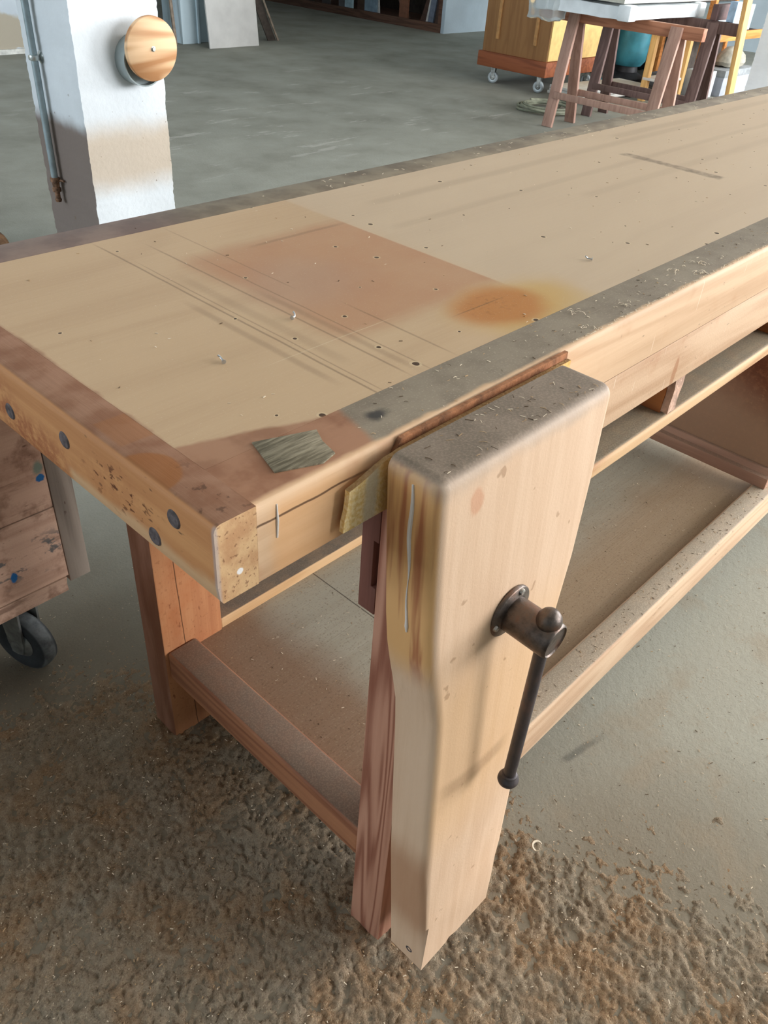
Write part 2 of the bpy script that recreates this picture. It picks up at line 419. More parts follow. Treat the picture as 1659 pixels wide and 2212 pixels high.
def hard_extra(g, col):
    x, y, z = g.xyz(g.warp(0.06, 12)); n = g.noise(g.co(), 90, 3, 0.7)
    dusty = g.ss(g.m('ADD', z, g.m('MULTIPLY', y, -0.25)), 0.44, 0.31)
    col = g.mix(g.ss(n, 0.45, 0.7), col, lin((150, 92, 62)))
    fl = g.noise(g.mapp((60, 160, 160)), 1, 2, 0.5, 1.2)
    col = g.mix(g.m('MULTIPLY', g.ss(fl, 0.64, 0.72), 0.6), col, lin((176, 122, 84)))
    return g.mix(g.m('MULTIPLY', dusty, 0.75), col, lin((184, 150, 122)))
M_hard = wood('hardboard', (140, 80, 54), (110, 60, 40), 'Y', 3, 0.1, 0.3, extra=hard_extra, bump=0.4, blot=0.8)
M_prail = wood('panel_rail_wood', (196, 154, 130), (164, 124, 104), 'Y', 5, 0.3, 0.4, dust=0.8, dustcol=(150, 124, 104), seed=14)
def jaw_extra(g, col):
    geo = g.n('ShaderNodeNewGeometry'); nx, ny, nzz = g.xyz(geo.outputs['Normal'])
    side = g.ss(nx, -0.45, -0.8)
    x, y, z = g.xyz(); w = g.warp(0.05, 7)
    xo, yo, zo = g.xyz(w)
    # side: amber above, pale below the waist, brown stain near the foot
    amber = g.m('MULTIPLY', side, g.ss(zo, 0.60, 0.66))
    st = g.noise(g.mapp((60, 60, 3)), 1, 3)
    am = g.mix(g.ss(st, 0.5, 0.68), lin((218, 168, 112)), lin((172, 110, 74)))
    col = g.mix(amber, col, am)
    ft = g.m('MULTIPLY', side, g.boxmask(w, 0.04, z=(0.16, 0.33)))
    col = g.mix(g.m('MULTIPLY', ft, 0.6), col, lin((160, 108, 72)))
    # front: warmer band in the middle, greyish handle sweep, red-brown mark
    front = g.ss(ny, -0.6, -0.9)
    warm = g.m('MULTIPLY', front, g.boxmask(w, 0.07, z=(0.36, 0.62)))
    col = g.mix(g.m('MULTIPLY', warm, 0.5), col, lin((216, 172, 122)))
    d = g.vm('SUBTRACT', g.co(), (0.268, 0, 0.655)); dx, dy, dz = g.xyz(d)
    rr = g.m('SQRT', g.m('ADD', g.m('MULTIPLY', dx, dx), g.m('MULTIPLY', dz, dz)))
    arc = g.m('MULTIPLY', g.ss(g.m('ABSOLUTE', g.m('SUBTRACT', rr, 0.222)), 0.018, 0.004), g.boxmask(w, 0.02, x=(0.19, 0.30), z=(0, 0.5)))
    col = g.mix(g.m('MULTIPLY', g.m('MULTIPLY', arc, front), 0.4), col, lin((140, 108, 78)))
    mk_ = g.blob(g.warp(0.012, 40), (0.197, -0.07, 0.815), (0.008, 1, 0.013), 0.25)
    col = g.mix(g.m('MULTIPLY', mk_, 0.45), col, lin((196, 128, 92)))
    fs = g.noise(g.mapp((1, 1, 1)), 46, 2); fd = g.m('MULTIPLY', g.ss(fs, .70, .74), front)
    col = g.mix(g.m('MULTIPLY', fd, .5), col, lin((150, 112, 80)))
    gy = g.boxmask(g.warp(0.03, 20), 0.010, z=(0.838, 2))
    return g.mix(g.m('MULTIPLY', gy, 0.6), col, lin((172, 156, 142)))
M_jaw = wood('pale_vise_jaw_wood', (220, 188, 158), (202, 166, 134), 'Z', 6, 0.25, 0.5, dust=0.98, dustcol=(126, 110, 94), extra=jaw_extra, seed=15, bump=0.15, blot=0.6, dustlo=0.5)
g = G('rusty_iron', 0.42, 0.75, 0.5)
n = g.noise(g.co(), 42, 5, 0.65)
M_iron = (g.bump(g.noise(g.co(), 180, 4), 0.25, 0.002), g.done(g.ramp(n, [(0.3, lin((62, 54, 50))), (0.5, lin((108, 96, 88))), (0.66, lin((122, 92, 76))), (0.8, lin((96, 62, 46)))])))[1]
g = G('dark_rod_iron', 0.45, 0.55, 0.5)
n = g.noise(g.mapp((30, 30, 14)), 1, 5, 0.65)
M_rod = g.done(g.ramp(n, [(0.3, lin((58, 58, 64))), (0.52, lin((92, 84, 84))), (0.72, lin((128, 100, 88)))]))
M_screw = plain('zinc_screw', (176, 172, 166), 0.35, 0.9)
g = G('mustard_felt', 0.95, 0, 0.05)
fx, fy, fz = g.xyz(g.warp(0.006, 60)); fn = g.noise(g.co(), 300, 3)
gstr = g.ss(g.m('ABSOLUTE', g.m('SUBTRACT', fx, 0.141)), 0.010, 0.004)
c = g.mix(g.ss(fn, 0.35, 0.65), lin((230, 192, 122)), lin((246, 220, 168)))
c = g.mix(g.m('MULTIPLY', g.ss(fx, 0.145, 0.155), 0.7), c, lin((212, 166, 98)))
c = g.mix(g.m('MULTIPLY', gstr, 0.75), c, lin((200, 188, 164)))
c = g.mix(g.m('MULTIPLY', g.nz(.4, .8), .9), c, g.mix(fn, lin((120, 88, 58)), lin((180, 148, 108))))
g.bump(fn, 0.5, 0.003)
M_felt = g.done(c)
M_leather = plain('brown_liner', (146, 98, 66), 0.85, var=0.25, scale=60, bump=0.3)
M_bolt = plain('dark_bolt_plug', (84, 76, 76), 0.7, var=0.3, scale=200)
M_glue = plain('white_glue', (222, 214, 206), 0.4, var=0.05, spec=0.5)
g = G('grey_scraped_patch', .8, 0, .2)
n = g.noise(g.mapp((30, 330, 1), rot=(0, 0, .35)), 1, 4, .7); n0 = g.noise(g.co(), 40, 3)
c = g.mix(g.ss(n, .35, .68), lin((96, 86, 68)), lin((158, 146, 122)))
g.bump(n, .5, .002)
M_scrape = g.done(g.mix(g.m('MULTIPLY', n0, .5), c, lin((122, 112, 92))))

# ------------------------------------------------------------------ the workbench
bench = thing('workbench', 'long worn wooden workbench with tan stained top, front leg vise and dusty lower shelf', 'workbench')
L = 2.65
b = B(); box(b, .0362, L - .04, .0582, .5158, .800, H)
tabletop = mk('tabletop', b, M_top, bench)
b = B(); prism(b, [(.058, .779), (.001, .779), (0, .781), (0, H - .0065), (.0010, H - .0030), (.0032, H - .0009), (.0065, H), (.058, H)],
               lambda u, v: (.0361, u, v), lambda u, v: (L - .04, u, v))
frail = mk('front_rail', b, M_frail, bench, ang=50)
for gx, z0, z1 in ((.054, .813, .843),):
    b = B(); tube(b, [(gx, -.0002, z1), (gx + .0004, -.0005, (z0 + z1) / 2), (gx, -.0002, z0)], [.0006, .0011, .0008], 6)
    mk('glue_drip', b, M_glue, frail)['label'] = 'pale dried glue drip'
b = B(); box(b, .0362, L - .04, .516, .571, .782, H); mk('back_rail', b, M_brail, bench, .004)
b = B(); prism(b, [(.036, .779), (.004, .779), (.0015, .783), (0, .796), (0, H - .006), (.0010, H - .0028), (.0030, H - .0008), (.006, H), (.036, H)],
               lambda u, v: (u, 0, v), lambda u, v: (u, .571, v))
endr = mk('end_rail', b, M_end, bench, ang=50)
b = B(); box(b, L - .04, L, 0, .571, .782, H); mk('end_rail', b, M_end, bench, .0035)
for (y, z) in ((.047, .830), (.076, .797), (.198, .823), (.296, .806)):
    b = B(); lathe(b, (.0015, y, z), (-1, 0, 0), [(.0078, 0), (.0078, .0016), (.0066, .0026), (0, .0022)], 18)
    o = mk('bolt_plug', b, M_bolt, endr); o['label'] = 'dark countersunk bolt plug'
b = B(); box(b, .321, L - .04, .0015, .03, .708, .7775); mk('lower_apron', b, M_apron, bench, .002)
b = B()
prism(b, [(.084, .064), (.134, .046), (.126, .030), (.122, .012), (.106, .008), (.071, .022)],
      lambda u, v: (u, v, H - .001), lambda u, v: (u, v, H + .0012))
o = mk('inlay_plate', b, M_scrape, bench, .0005); o['label'] = 'grey scraped patch let into the corner'
# felt and liner between bench and jaw
b = B(); prism(b, [(.112, .7905), (.416, .790), (.416, .8430), (.172, .8430), (.158, .840), (.117, .829)],
               lambda u, v: (u, -.0095, v), lambda u, v: (u, -.0050, v))
rough_up(b, 3, .0012, 60)
o = mk('felt_liner', b, M_felt, bench); o['label'] = 'mustard felt pad behind the jaw'
b = B(); prism(b, [(.150, .800), (.416, .80), (.416, .8500), (.178, .8490)], lambda u, v: (u, -.0044, v), lambda u, v: (u, -.0004, v))
rough_up(b, 3, .0005, 90)
mk('leather_liner', b, M_leather, bench)

# legs
def leg(x0, x1, y0, y1, z1, mat):
    b = B(); box(b, x0, x1, y0, y1, -.004, z1)
    return mk('leg', b, mat, bench, .003)
leg(.2065, .319, -.020, .0356, .779, M_legA)
leg(.2065, .319, .4675, .527, .782, M_legB)
leg(2.30, 2.41, -.020, .0356, .779, M_legA)
leg(2.30, 2.41, .4675, .527, .782, M_legB)
# slotted packing block behind the front leg
b = B(); prism(b, [(.0358, .607), (.0585, .607), (.0585, .782), (.0358, .782), (.0358, .700), (.0425, .700), (.0425, .642), (.0358, .642)],
               lambda u, v: (.2072, u, v), lambda u, v: (.300, u, v))
mk('leg_block', b, M_block, bench, .001)
# stretchers and shelves
def stretch(name, x0, x1, y0, y1, z0, z1, mat, bev=.006):
    b = B(); box(b, x0, x1, y0, y1, z0, z1); return mk(name, b, mat, bench, bev, 3)
stretch('end_stretcher', .2115, .2655, .0356, .4675, .150, .210, M_str, .005)
stretch('end_stretcher', 2.33, 2.38, .0356, .4675, .150, .210, M_str, .005)
stretch('front_stretcher', .319, 2.30, -.022, .0245, .130, .210, M_fstr, .006)
stretch('back_stretcher', .319, 2.30, .470, .530, .150, .210, M_bstr, .003)
b = B(); box(b, .2655, 2.33, .026, .470, .174, .190); mk('lower_shelf', b, M_shelf, bench)
b = B(); box(b, .319, 2.30, .0005, .470, .633, .655); mk('upper_shelf', b, M_dsh, bench, .006, 3)
for x in (.735, 1.125):
    b = B(); box(b, x, x + .022, .012, .46, .655, .779); d = mk('shelf_divider', b, M_div, bench, .001)
    b = B(); box(b, x + .001, x + .023, .002, .0118, .657, .708); rough_up(b, 3, .002, 90)
    mk('broken_end', b, M_divend, d)['label'] = 'pale splintered front end'
b = B(); box(b, 1.442, 1.46, .002, .47, .210, .633); panel = mk('side_panel', b, M_hard, bench)
b = B(); prism(b, [(1.424, .210), (1.4415, .210), (1.4415, .255), (1.437, .252), (1.433, .240), (1.424, .236)],
               lambda u, v: (u, -.004, v), lambda u, v: (u, .47, v))
mk('panel_rail', b, M_prail, panel, .001)

# vise jaw: a wide chop that narrows below its waist and leans out at the foot
ZL = [(.850, .150), (.80, .151), (.74, .153), (.69, .155), (.655, .158), (.625, .163), (.595, .169), (.565, .174), (.52, .176), (.42, .178), (.30, .181), (.17, .188), (.075, .193)]
ZR = [(.075, .331), (.13, .3335), (.20, .346), (.365, .351), (.50, .361), (.595, .374), (.66, .385), (.75, .392), (.80, .394), (.850, .396)]
out = [(x, z) for z, x in ZL] + [(.243, .076), (.249, .082), (.266, .0755)] + [(x, z) for z, x in ZR]
sl = .047
yf = lambda z: -.070 - sl * (H - z)
yb = lambda z: -.0165 - sl * (H - z)
b = B(); prism(b, out, lambda u, v: (u, yf(v), v), lambda u, v: (u, yb(v), v))
bmesh.ops.recalc_face_normals(b, faces=b.faces[:])
onf = lambda v: abs(v.co.y - yf(v.co.z)) < 1e-4
es = [e for e in b.edges if e.calc_face_angle(0) > .5 and min(e.verts[0].co.z, e.verts[1].co.z) > .1
      and (onf(e.verts[0]) or onf(e.verts[1]))]
bmesh.ops.bevel(b, geom=es, offset=.0115, segments=6, profile=.5, affect='EDGES', clamp_overlap=False)
jaw = mk('vise_jaw', b, M_jaw, bench, ang=60)
# glue run on the jaw's side
pts = []
for k in range(22):
    z = .838 - k * .0074
    x = np.interp(-z, [-q[0] for q in ZL], [q[1] for q in ZL])
    pts.append((x - .0003, -.043 - .0008 * math.sin(k * .7) - .03 * (H - z), z))
b = B(); tube(b, pts, [.0004 + .0016 * abs(math.sin(.35 + k * .21)) * (1 if k < 13 else .6) for k in range(20)] + [.0018, .0008], 8)
o = mk('glue_drip', b, M_glue, jaw); o['label'] = 'white dried glue run'
b = B(); lathe(b, (.1925, -.0835, .101), (-1, 0, 0), [(.0052, -.004), (.0052, .0012), (.003, .0013), (.003, -.003), (0, -.003)], 14)
mk('foot_screw', b, M_bolt, jaw)
# vise screw: flange, barrel
nrm = Vector((0, -1, -sl)).normalized()
c0 = Vector((.270, yf(.655), .655))
b = B(); lathe(b, c0 - nrm * .006, nrm, [(.0175, 0), (.0175, .006), (.0188, .010), (.0188, .056), (.0180, .0595), (.0165, .0605), (.0155, .0590), (0, .0590)], 36)
barrel = mk('vise_screw', b, M_iron, bench, ang=50)
b = B(); lathe(b, c0 - nrm * .001, nrm, [(.0285, 0), (.0285, .0032), (.0275, .0042), (.021, .0050), (.0195, .0062), (.0189, .0062)], 36)
mk('flange', b, M_iron, barrel, ang=50)
for a in (48, 168, 288):
    ta = math.radians(a); u = Vector((1, 0, 0)); w = nrm.cross(u)
    q = c0 + (u * math.cos(ta) - w * math.sin(ta)) * .0243
    if (u * math.cos(ta) - w * math.sin(ta)).z < 0 and False: continue
    b = B(); lathe(b, q, nrm, [(.0034, 0), (.0036, .0040), (.0030, .0060), (.0016, .0066), (0, .0060)], 12)
    mk('flange_screw', b, M_screw, barrel)['label'] = 'bright screw head'
# hanging handle
hc = c0 + nrm * .0425
zt = hc.z + .0215; zb = .436
b = B(); tube(b, [(hc.x, hc.y, zt), (hc.x - .0002, hc.y, zt - .08), (hc.x + .0003, hc.y, zb + .06), (hc.x, hc.y, zb)], .0068, 20)
handle = mk('vise_handle', b, M_rod, bench)
b = B(); lathe(b, (hc.x, hc.y, hc.z + .012), (0, 0, 1), [(0.0075, 0), (.0118, .003), (.0122, .008), (.0112, .0125), (.0085, .0165), (.0045, .0190), (0, .0197)], 26)
mk('handle_ball', b, M_iron, handle, ang=80)
b = B(); lathe(b, (hc.x, hc.y, zb + .006), (0, 0, -1), [(.0070, 0), (.0086, .0010), (.0090, .004), (.0112, .0065), (.0118, .0105), (.0105, .014), (.0065, .0155), (0, .0158)], 26)
mk('handle_knob', b, M_rod, handle, ang=50)
M_nail = plain('bright_nail', (196, 198, 200), .3, .9)
for (x, y, a, lab) in ((.260, .216, .4, 'tiny bright nail lying at the edge of the reddish stain'), (.149, .185, 1.2, 'tiny bright nail between the pencil lines and the corner patch'),
                       (.656, .124, 2.0, 'tiny bent nail on the greyer part of the bench top')):
    b = B(); tube(b, [(-.004, 0, .0012), (.001, 0, .0013), (.0035, .0012, .003), (.004, .003, .0045)], .0009, 8); lathe(b, (-.004, 0, .0016), (-1, 0, 0), [(.0021, 0), (.0021, .0006), (0, .0007)], 10)
    o = tag(mk('bent_nail', b, M_nail), lab, 'nail'); o.location = (x, y, H + .0006); o.rotation_euler = (0, 0, a)
# ------------------------------------------------------------------ the room
def floor_col(g):
    w = g.warp(0.25, 2.2)
    n1 = g.noise(g.co(), 2.6, 5, 0.6); n2 = g.noise(w, 7, 5, 0.6); n3 = g.noise(g.co(), 240, 3, 0.7)
    c = g.ramp(n1, [(0.3, lin((122, 121, 111))), (0.5, lin((136, 136, 126))), (0.7, lin((146, 146, 136)))])
    x, y, z = g.xyz(g.warp(0.3, 3))
    near = g.m('MULTIPLY', g.ss(x, 2.6, 1.2), g.ss(y, 0.7, 0.1))
    c = g.mix(g.m('MULTIPLY', near, .8), c, lin((172, 168, 152)))
    brn = g.m('MULTIPLY', g.ss(g.m('ADD', x, g.m('MULTIPLY', y, .45)), .95, .35), g.ss(y, 1.8, .9))
    c = g.mix(g.m('MULTIPLY', brn, .8), c, lin((122, 108, 88)))
    c = g.mix(g.m('MULTIPLY', g.m('MULTIPLY', g.ss(n2, 0.52, 0.66), near), 0.35), c, lin((156, 138, 114)))
    c = g.mix(g.m('MULTIPLY', g.ss(n3, 0.55, 0.75), 0.22), c, lin((190, 178, 154)))
    c = g.mix(g.m('MULTIPLY', g.ss(n3, 0.42, 0.30), 0.30), c, lin((88, 78, 64)))
    # dark drag mark and a few pale scuffs
    x, y, z = g.xyz(g.warp(0.01, 20))
    d = g.m('ABSOLUTE', g.m('SUBTRACT', g.m('SUBTRACT', y, -0.033), g.m('MULTIPLY', g.m('SUBTRACT', x, 0.663), -0.226)))
    k = g.m('MULTIPLY', g.ss(d, 0.011, 0.002), g.m('MULTIPLY', g.ss(x, .655, .675), g.ss(x, .79, .70)))
    c = g.mix(g.m('MULTIPLY', k, 0.5), c, lin((72, 70, 66)))
    sc = g.noise(g.mapp((1.2, 5, 1), rot=(0, 0, 0.5)), 1.6, 6, 0.7)
    c = g.mix(g.m('MULTIPLY', g.m('MULTIPLY', g.ss(sc, 0.57, 0.64), g.boxmask(w, 0.3, x=(2.2, 5.2), y=(3.2, 5.4))), 0.5), c, lin((176, 172, 164)))
    return c, n2, n3
g = G('dusty_concrete_floor', 0.85, 0, 0.2)
c, n2, n3 = floor_col(g)
g.bump(g.m('ADD', g.m('MULTIPLY', n3, 0.5), g.m('MULTIPLY', g.noise(g.co(), 70, 4), 0.8)), 0.35, 0.004)
M_floor = g.done(c)

def paint(name, base, stain=None):
    g = G(name, 0.85, 0, 0.15)
    n = g.noise(g.co(), 3, 5); f = g.noise(g.co(), 60, 3)
    c = g.mix(g.ss(n, 0.3, 0.7), lin([v * .94 for v in base]), lin(base))
    g.bump(f, 0.3, 0.004)
    if stain: c = stain(g, c)
    return g.done(c)
def col_marks(g, c):
    x, y, z = g.xyz(g.warp(0.05, 9))
    geo = g.n('ShaderNodeNewGeometry'); nx, ny, nn = g.xyz(geo.outputs['Normal'])
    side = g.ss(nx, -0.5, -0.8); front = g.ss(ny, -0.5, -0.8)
    # browner lower part on one side, a tan band on the front
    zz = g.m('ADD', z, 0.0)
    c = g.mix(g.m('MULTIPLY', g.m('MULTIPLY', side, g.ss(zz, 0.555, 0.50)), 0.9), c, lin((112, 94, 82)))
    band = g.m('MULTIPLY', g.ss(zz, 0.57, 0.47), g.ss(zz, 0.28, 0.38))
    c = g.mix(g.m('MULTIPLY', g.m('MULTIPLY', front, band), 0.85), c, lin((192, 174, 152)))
    d = g.voro(g.warp(0.02, 40), 34, 'Distance'); cc = g.voro(g.warp(0.02, 40), 34, 'Color'); r, q, s = g.xyz(cc)
    sp = g.m('MULTIPLY', g.m('LESS_THAN', d, g.mr(q, 0, 1, .05, .16)), g.m('GREATER_THAN', r, 0.5))
    sp = g.m('MULTIPLY', sp, g.ss(zz, 0.72, 0.55))
    return g.mix(g.m('MULTIPLY', sp, 0.6), c, lin((120, 104, 86)))
M_col = paint('column_white_paint', (224, 229, 232), col_marks)
M_colR = paint('right_column_paint', (240, 244, 248))
def wall_stain(g, c):
    x, y, z = g.xyz(g.warp(0.12, 8))
    d = g.m('ADD', z, g.m('MULTIPLY', g.m('SUBTRACT', x, 3.1), 0.35))
    k = g.ss(d, 0.33, 0.29)
    k = g.m('MULTIPLY', k, g.ss(z, 0.015, 0.03))
    return g.mix(k, c, lin((168, 160, 144)))
M_wall = paint('peeling_wall', (196, 206, 214), wall_stain)
M_wall2 = paint('pale_blue_wall', (190, 204, 212))
M_ceil = paint('ceiling_paint', (196, 194, 188))
M_bluep = paint('blue_pillar', (212, 230, 238))

b = B(); box(b, -5.2, 11.2, -4.2, 11.7, -.15, 0); struct('floor', b, M_floor)
b = B(); box(b, -5.2, 3.9, 6.95, 7.1, 0, 4.2); struct('wall_back', b, M_wall)
b = B(); box(b, 8.1, 11.2, 6.55, 6.598, 0, 4.2); struct('wall_back_right', b, M_wall2)
b = B(); box(b, 3.9, 8.1, 6.95, 7.1, 2.5, 4.2); struct('wall_light_block', b, M_wall2)  # unseen piece over the opening, added to keep light out of the alcove
b = B(); box(b, 3.75, 3.9, 7.1, 11.7, 0, 2.65); struct('wall_alcove_left', b, M_wall2)
b = B(); box(b, 3.9, 9.2, 11.55, 11.7, 0, 2.65); struct('wall_alcove_back', b, M_wall2)
b = B(); box(b, 9.05, 9.2, 6.598, 11.55, 0, 2.65); struct('wall_alcove_right', b, M_wall2)
b = B(); box(b, 3.75, 9.2, 6.97, 11.7, 2.65, 2.8); struct('ceiling_light_block', b, M_ceil)  # unseen low cover, added so the alcove stays dark
b = B(); box(b, -5.2, 11.2, -4.2, 7.1, 4.2, 4.35); struct('ceiling', b, M_ceil)
def wall_with_windows(name, axis, at, th, a0, a1, wins, mat):
    """a wall with openings, each opening (from, to, sill, head)"""
    b = B()
    def bx(p, q, z0, z1):
        if axis == 'Y': box(b, p, q, at, at + th, z0, z1)
        else: box(b, at, at + th, p, q, z0, z1)
    cur = a0
    for p, q, s_, h_ in wins:
        bx(cur, p, 0, 4.2); bx(p, q, 0, s_); bx(p, q, h_, 4.2); cur = q
    bx(cur, a1, 0, 4.2)
    struct(name, b, mat)
WF = [(2.2, 5.4, .9, 3.4), (6.6, 10.2, .9, 3.4)]
WL = [(2.2, 5.4, 1.1, 3.2)]  # unseen left window, added to brighten the left-facing sides
WR = [(-3.6, -0.4, .9, 3.4)]
wall_with_windows('wall_front', 'Y', -4.2, .15, -5.2, 11.2, WF, M_wall2)
wall_with_windows('wall_left', 'X', -5.2, .15, -4.05, 6.95, WL, M_wall2)
wall_with_windows('wall_right', 'X', 11.05, .15, -4.05, 6.55, WR, M_wall2)
M_frame = plain('window_frame_paint', (210, 212, 210), 0.5)
k = 0
for axis, wl, at in (('Y', WF, -4.12), ('X', WL, -5.12), ('X', WR, 11.12)):
    for p, q, s_, h_ in wl:
        k += 1; b = B(); n = 3
        for i in range(n + 1):
            c_ = p + .02 + (q - p - .04) * i / n
            if axis == 'Y': box(b, c_ - .02, c_ + .02, at - .02, at + .02, s_, h_)
            else: box(b, at - .02, at + .02, c_ - .02, c_ + .02, s_, h_)
        for zc in (s_ + .02, (s_ + h_) / 2, h_ - .02):
            if axis == 'Y': box(b, p, q, at - .015, at + .015, zc - .02, zc + .02)
            else: box(b, at - .015, at + .015, p, q, zc - .02, zc + .02)
        struct('window_%d' % k, b, M_frame)
b = B(); box(b, -5.0, 3.88, 6.925, 6.95, 0, .035); rough_up(b, 1, .003, 8); struct('baseboard_back', b, plain('white_skirting', (206, 206, 200), 0.8))
# rough plastered columns
def column(x0, x1, y0, y1, mat):
    b = B(); nz_ = 260; nx_ = 8; vs = {}
    ring = [(x0 + (x1 - x0) * i / nx_, y0) for i in range(nx_)] + [(x1, y0 + (y1 - y0) * i / nx_) for i in range(nx_)] + \
           [(x1 - (x1 - x0) * i / nx_, y1) for i in range(nx_)] + [(x0, y1 - (y1 - y0) * i / nx_) for i in range(nx_)]
    rows = []
    for k in range(nz_ + 1):
        z = 1.6 * k / nz_ if k < nz_ else 4.2
        row = []
        for i, (x, y) in enumerate(ring):
            v = Vector((x, y, z)); amp = .0038 if i % nx_ == 0 else .0015
            d = Vector(mn.noise_vector(v * 24)) * amp * .7 + Vector(mn.noise_vector(v * 80)) * amp * .8
            d.z = 0; row.append(b.verts.new(v + d))
        rows.append(row)
    m_ = len(ring)
    for a, c_ in zip(rows, rows[1:]):
        for i in range(m_): b.faces.new((a[i], a[(i + 1) % m_], c_[(i + 1) % m_], c_[i]))
    return struct('column', b, mat)
column(1.188, 1.502, 2.30, 2.632, M_col)
column(6.90, 7.25, 2.06, 2.44, M_colR)
b = B(); box(b, 4.765, 4.93, 6.90, 7.2, 0, 2.5); box(b, 4.93, 4.955, 6.885, 7.2, 0, 2.5); box(b, 4.955, 5.10, 6.93, 7.2, 0, 2.5)
struct('column_blue', b, M_bluep, .004)

# ------------------------------------------------------------------ things on and by the column
M_pipe = plain('grey_conduit', (150, 164, 168), 0.45, 0.3, var=.1)
M_zinc = plain('zinc_clamp', (186, 190, 186), 0.3, 0.8, var=.1)
M_rust = plain('rusty_fitting', (110, 84, 66), 0.7, 0.3, var=.5, scale=60)
t = thing('conduit_pipe', 'thin grey metal pipe clipped upright to the side of the white column', 'pipe', (1.165, 2.525, .30))
b = B(); tube(b, [(0, 0, .02), (0, 0, 1.0), (0, 0, 2.2)], .0115, 14); mk('pipe', b, M_pipe, t)
b = B(); lathe(b, (0, 0, .395), (0, 0, 1), [(.0115, 0), (.017, .002), (.0185, .009), (.017, .016), (.0115, .018)], 18)
lathe(b, (.008, 0, .404), (1, 0, 0), [(.006, 0), (.006, .008), (.019, .014), (.019, .0165)], 18)
mk('pipe_clamp', b, M_zinc, t)
b = B(); lathe(b, (0, 0, .03), (0, 0, -1), [(.013, 0), (.017, .002), (.017, .014), (.013, .016), (.012, .034), (.015, .036), (.015, .048), (.009, .05), (.009, .072), (.012, .075), (.010, .083), (0, .083)], 14)
tube(b, [(0, 0, .012), (.012, -.018, .022), (.016, -.032, .02)], .004, 8)
mk('end_fitting', b, M_rust, t)

def disc_extra(g, col): return col
M_disc = wood('pine_disc', (226, 190, 150), (176, 126, 84), 'X', 6, 1.5, 0.25, seed=21, across=9, bump=.2)
t = thing('wooden_plug', 'round pine disc bolted over a grey pipe stub on the white column', 'disc', (1.405, 2.29, .745))
b = B(); lathe(b, (-.006, 0.01, -.026), (0, -1, 0), [(.074, 0), (.074, .055), (.070, .055), (.070, .03), (0, .03)], 36); mk('pipe_collar', b, plain('grey_collar', (150, 160, 160), 0.4, .1, var=.05), t)
b = B(); lathe(b, (0.012, -.052, .012), (0, -1, -.05), [(.0, .003), (.090, .003), (.0935, .005), (.0935, .018), (.0915, .020), (0, .020)], 56); mk('disc', b, M_disc, t, ang=60)
b = B(); lathe(b, (0.014, -.071, .012), (0, -1, 0), [(.0085, 0), (.0085, .002), (.006, .003), (.006, .007), (0, .007)], 6); mk('bolt', b, M_zinc, t)

# ------------------------------------------------------------------ rolling crate behind the bench
def crate_extra(g, col):
    w = g.warp(0.03, 24)
    n = g.noise(g.co(), 14, 5, 0.65)
    col = g.mix(g.m('MULTIPLY', g.ss(n, 0.50, 0.66), 0.7), col, lin((124, 88, 68)))
    n2 = g.noise(g.mapp((6, 6, 40)), 1, 4, .7)
    col = g.mix(g.m('MULTIPLY', g.ss(n2, .56, .68), .6), col, lin((110, 80, 64)))
    s = g.noise(g.mapp((1, 1, 1.6)), 26, 4, 0.6)
    st = g.m('MULTIPLY', g.ss(s, 0.54, 0.60), g.boxmask(w, 0.02, x=(-.4, .20), z=(.262, .325)))
    col = g.mix(g.m('MULTIPLY', st, .8), col, lin((58, 78, 84)))
    for c_, r in (((.176, 0, .432), (.007, 1, .006)), ((.098, 0, .272), (.005, 1, .010)), ((.03, 0, .275), (.012, 1, .004))):
        col = g.mix(g.blob(g.warp(.01, 60), c_, r, .2), col, lin((38, 98, 150)))
    col = g.mix(g.m('MULTIPLY', g.blob(g.warp(.01, 60), (.176, 0, .452), (.008, 1, .012), .4), .7), col, lin((70, 120, 110)))
    return col
M_crate = wood('old_crate_wood', (214, 178, 154), (170, 132, 110), 'X', 4, 0.3, 0.4, speck=0.8, extra=crate_extra, seed=31, blot=.6, dust=.5)
M_batten = wood('grey_batten_wood', (160, 146, 132), (112, 100, 90), 'Z', 5, 0.5, 0.4, seed=33, speck=0.7, blot=.6)
t = thing('rolling_crate', 'old stained wooden crate on casters with blue paint marks behind the workbench', 'crate', (0, .72, 0))
b = B(); box(b, -.55, .186, .0, .018, .372, .62); mk('upper_panel', b, M_crate, t, .001)
b = B(); box(b, -.55, .186, -.001, .018, .225, .3705); mk('lower_board', b, M_crate, t, .001)
b = B(); box(b, -.55, .180, -.003, .50, .195, .2245); rough_up(b, 4, .002, 60); mk('bottom_board', b, M_crate, t)
b = B(); box(b, .1875, .226, .0, .035, .208, .62); mk('corner_batten', b, M_batten, t, .002)
b = B(); box(b, .168, .186, .035, .50, .225, .62); mk('side_panel', b, M_crate, t)
b = B(); box(b, -.55, .168, .482, .50, .225, .62); mk('back_panel', b, M_crate, t)
b = B(); box(b, -.55, -.532, .018, .482, .225, .62); mk('side_panel', b, M_crate, t)
g = G('dusty_black_rubber', .75, 0, .3)
geo = g.n('ShaderNodeNewGeometry'); nx, ny, nn_ = g.xyz(geo.outputs['Normal'])
dn = g.noise(g.co(), 45, 4, .65); tread = g.ss(g.m('ABSOLUTE', nx), .75, .45)
M_rub = g.done(g.mix(g.m('MULTIPLY', g.m('ADD', tread, .15), g.mr(dn, .3, .65, .3, 1)), lin((44, 46, 48)), lin((122, 126, 126))))
M_cast = plain('dusty_steel', (150, 152, 148), 0.4, 0.6, var=.25, scale=30)
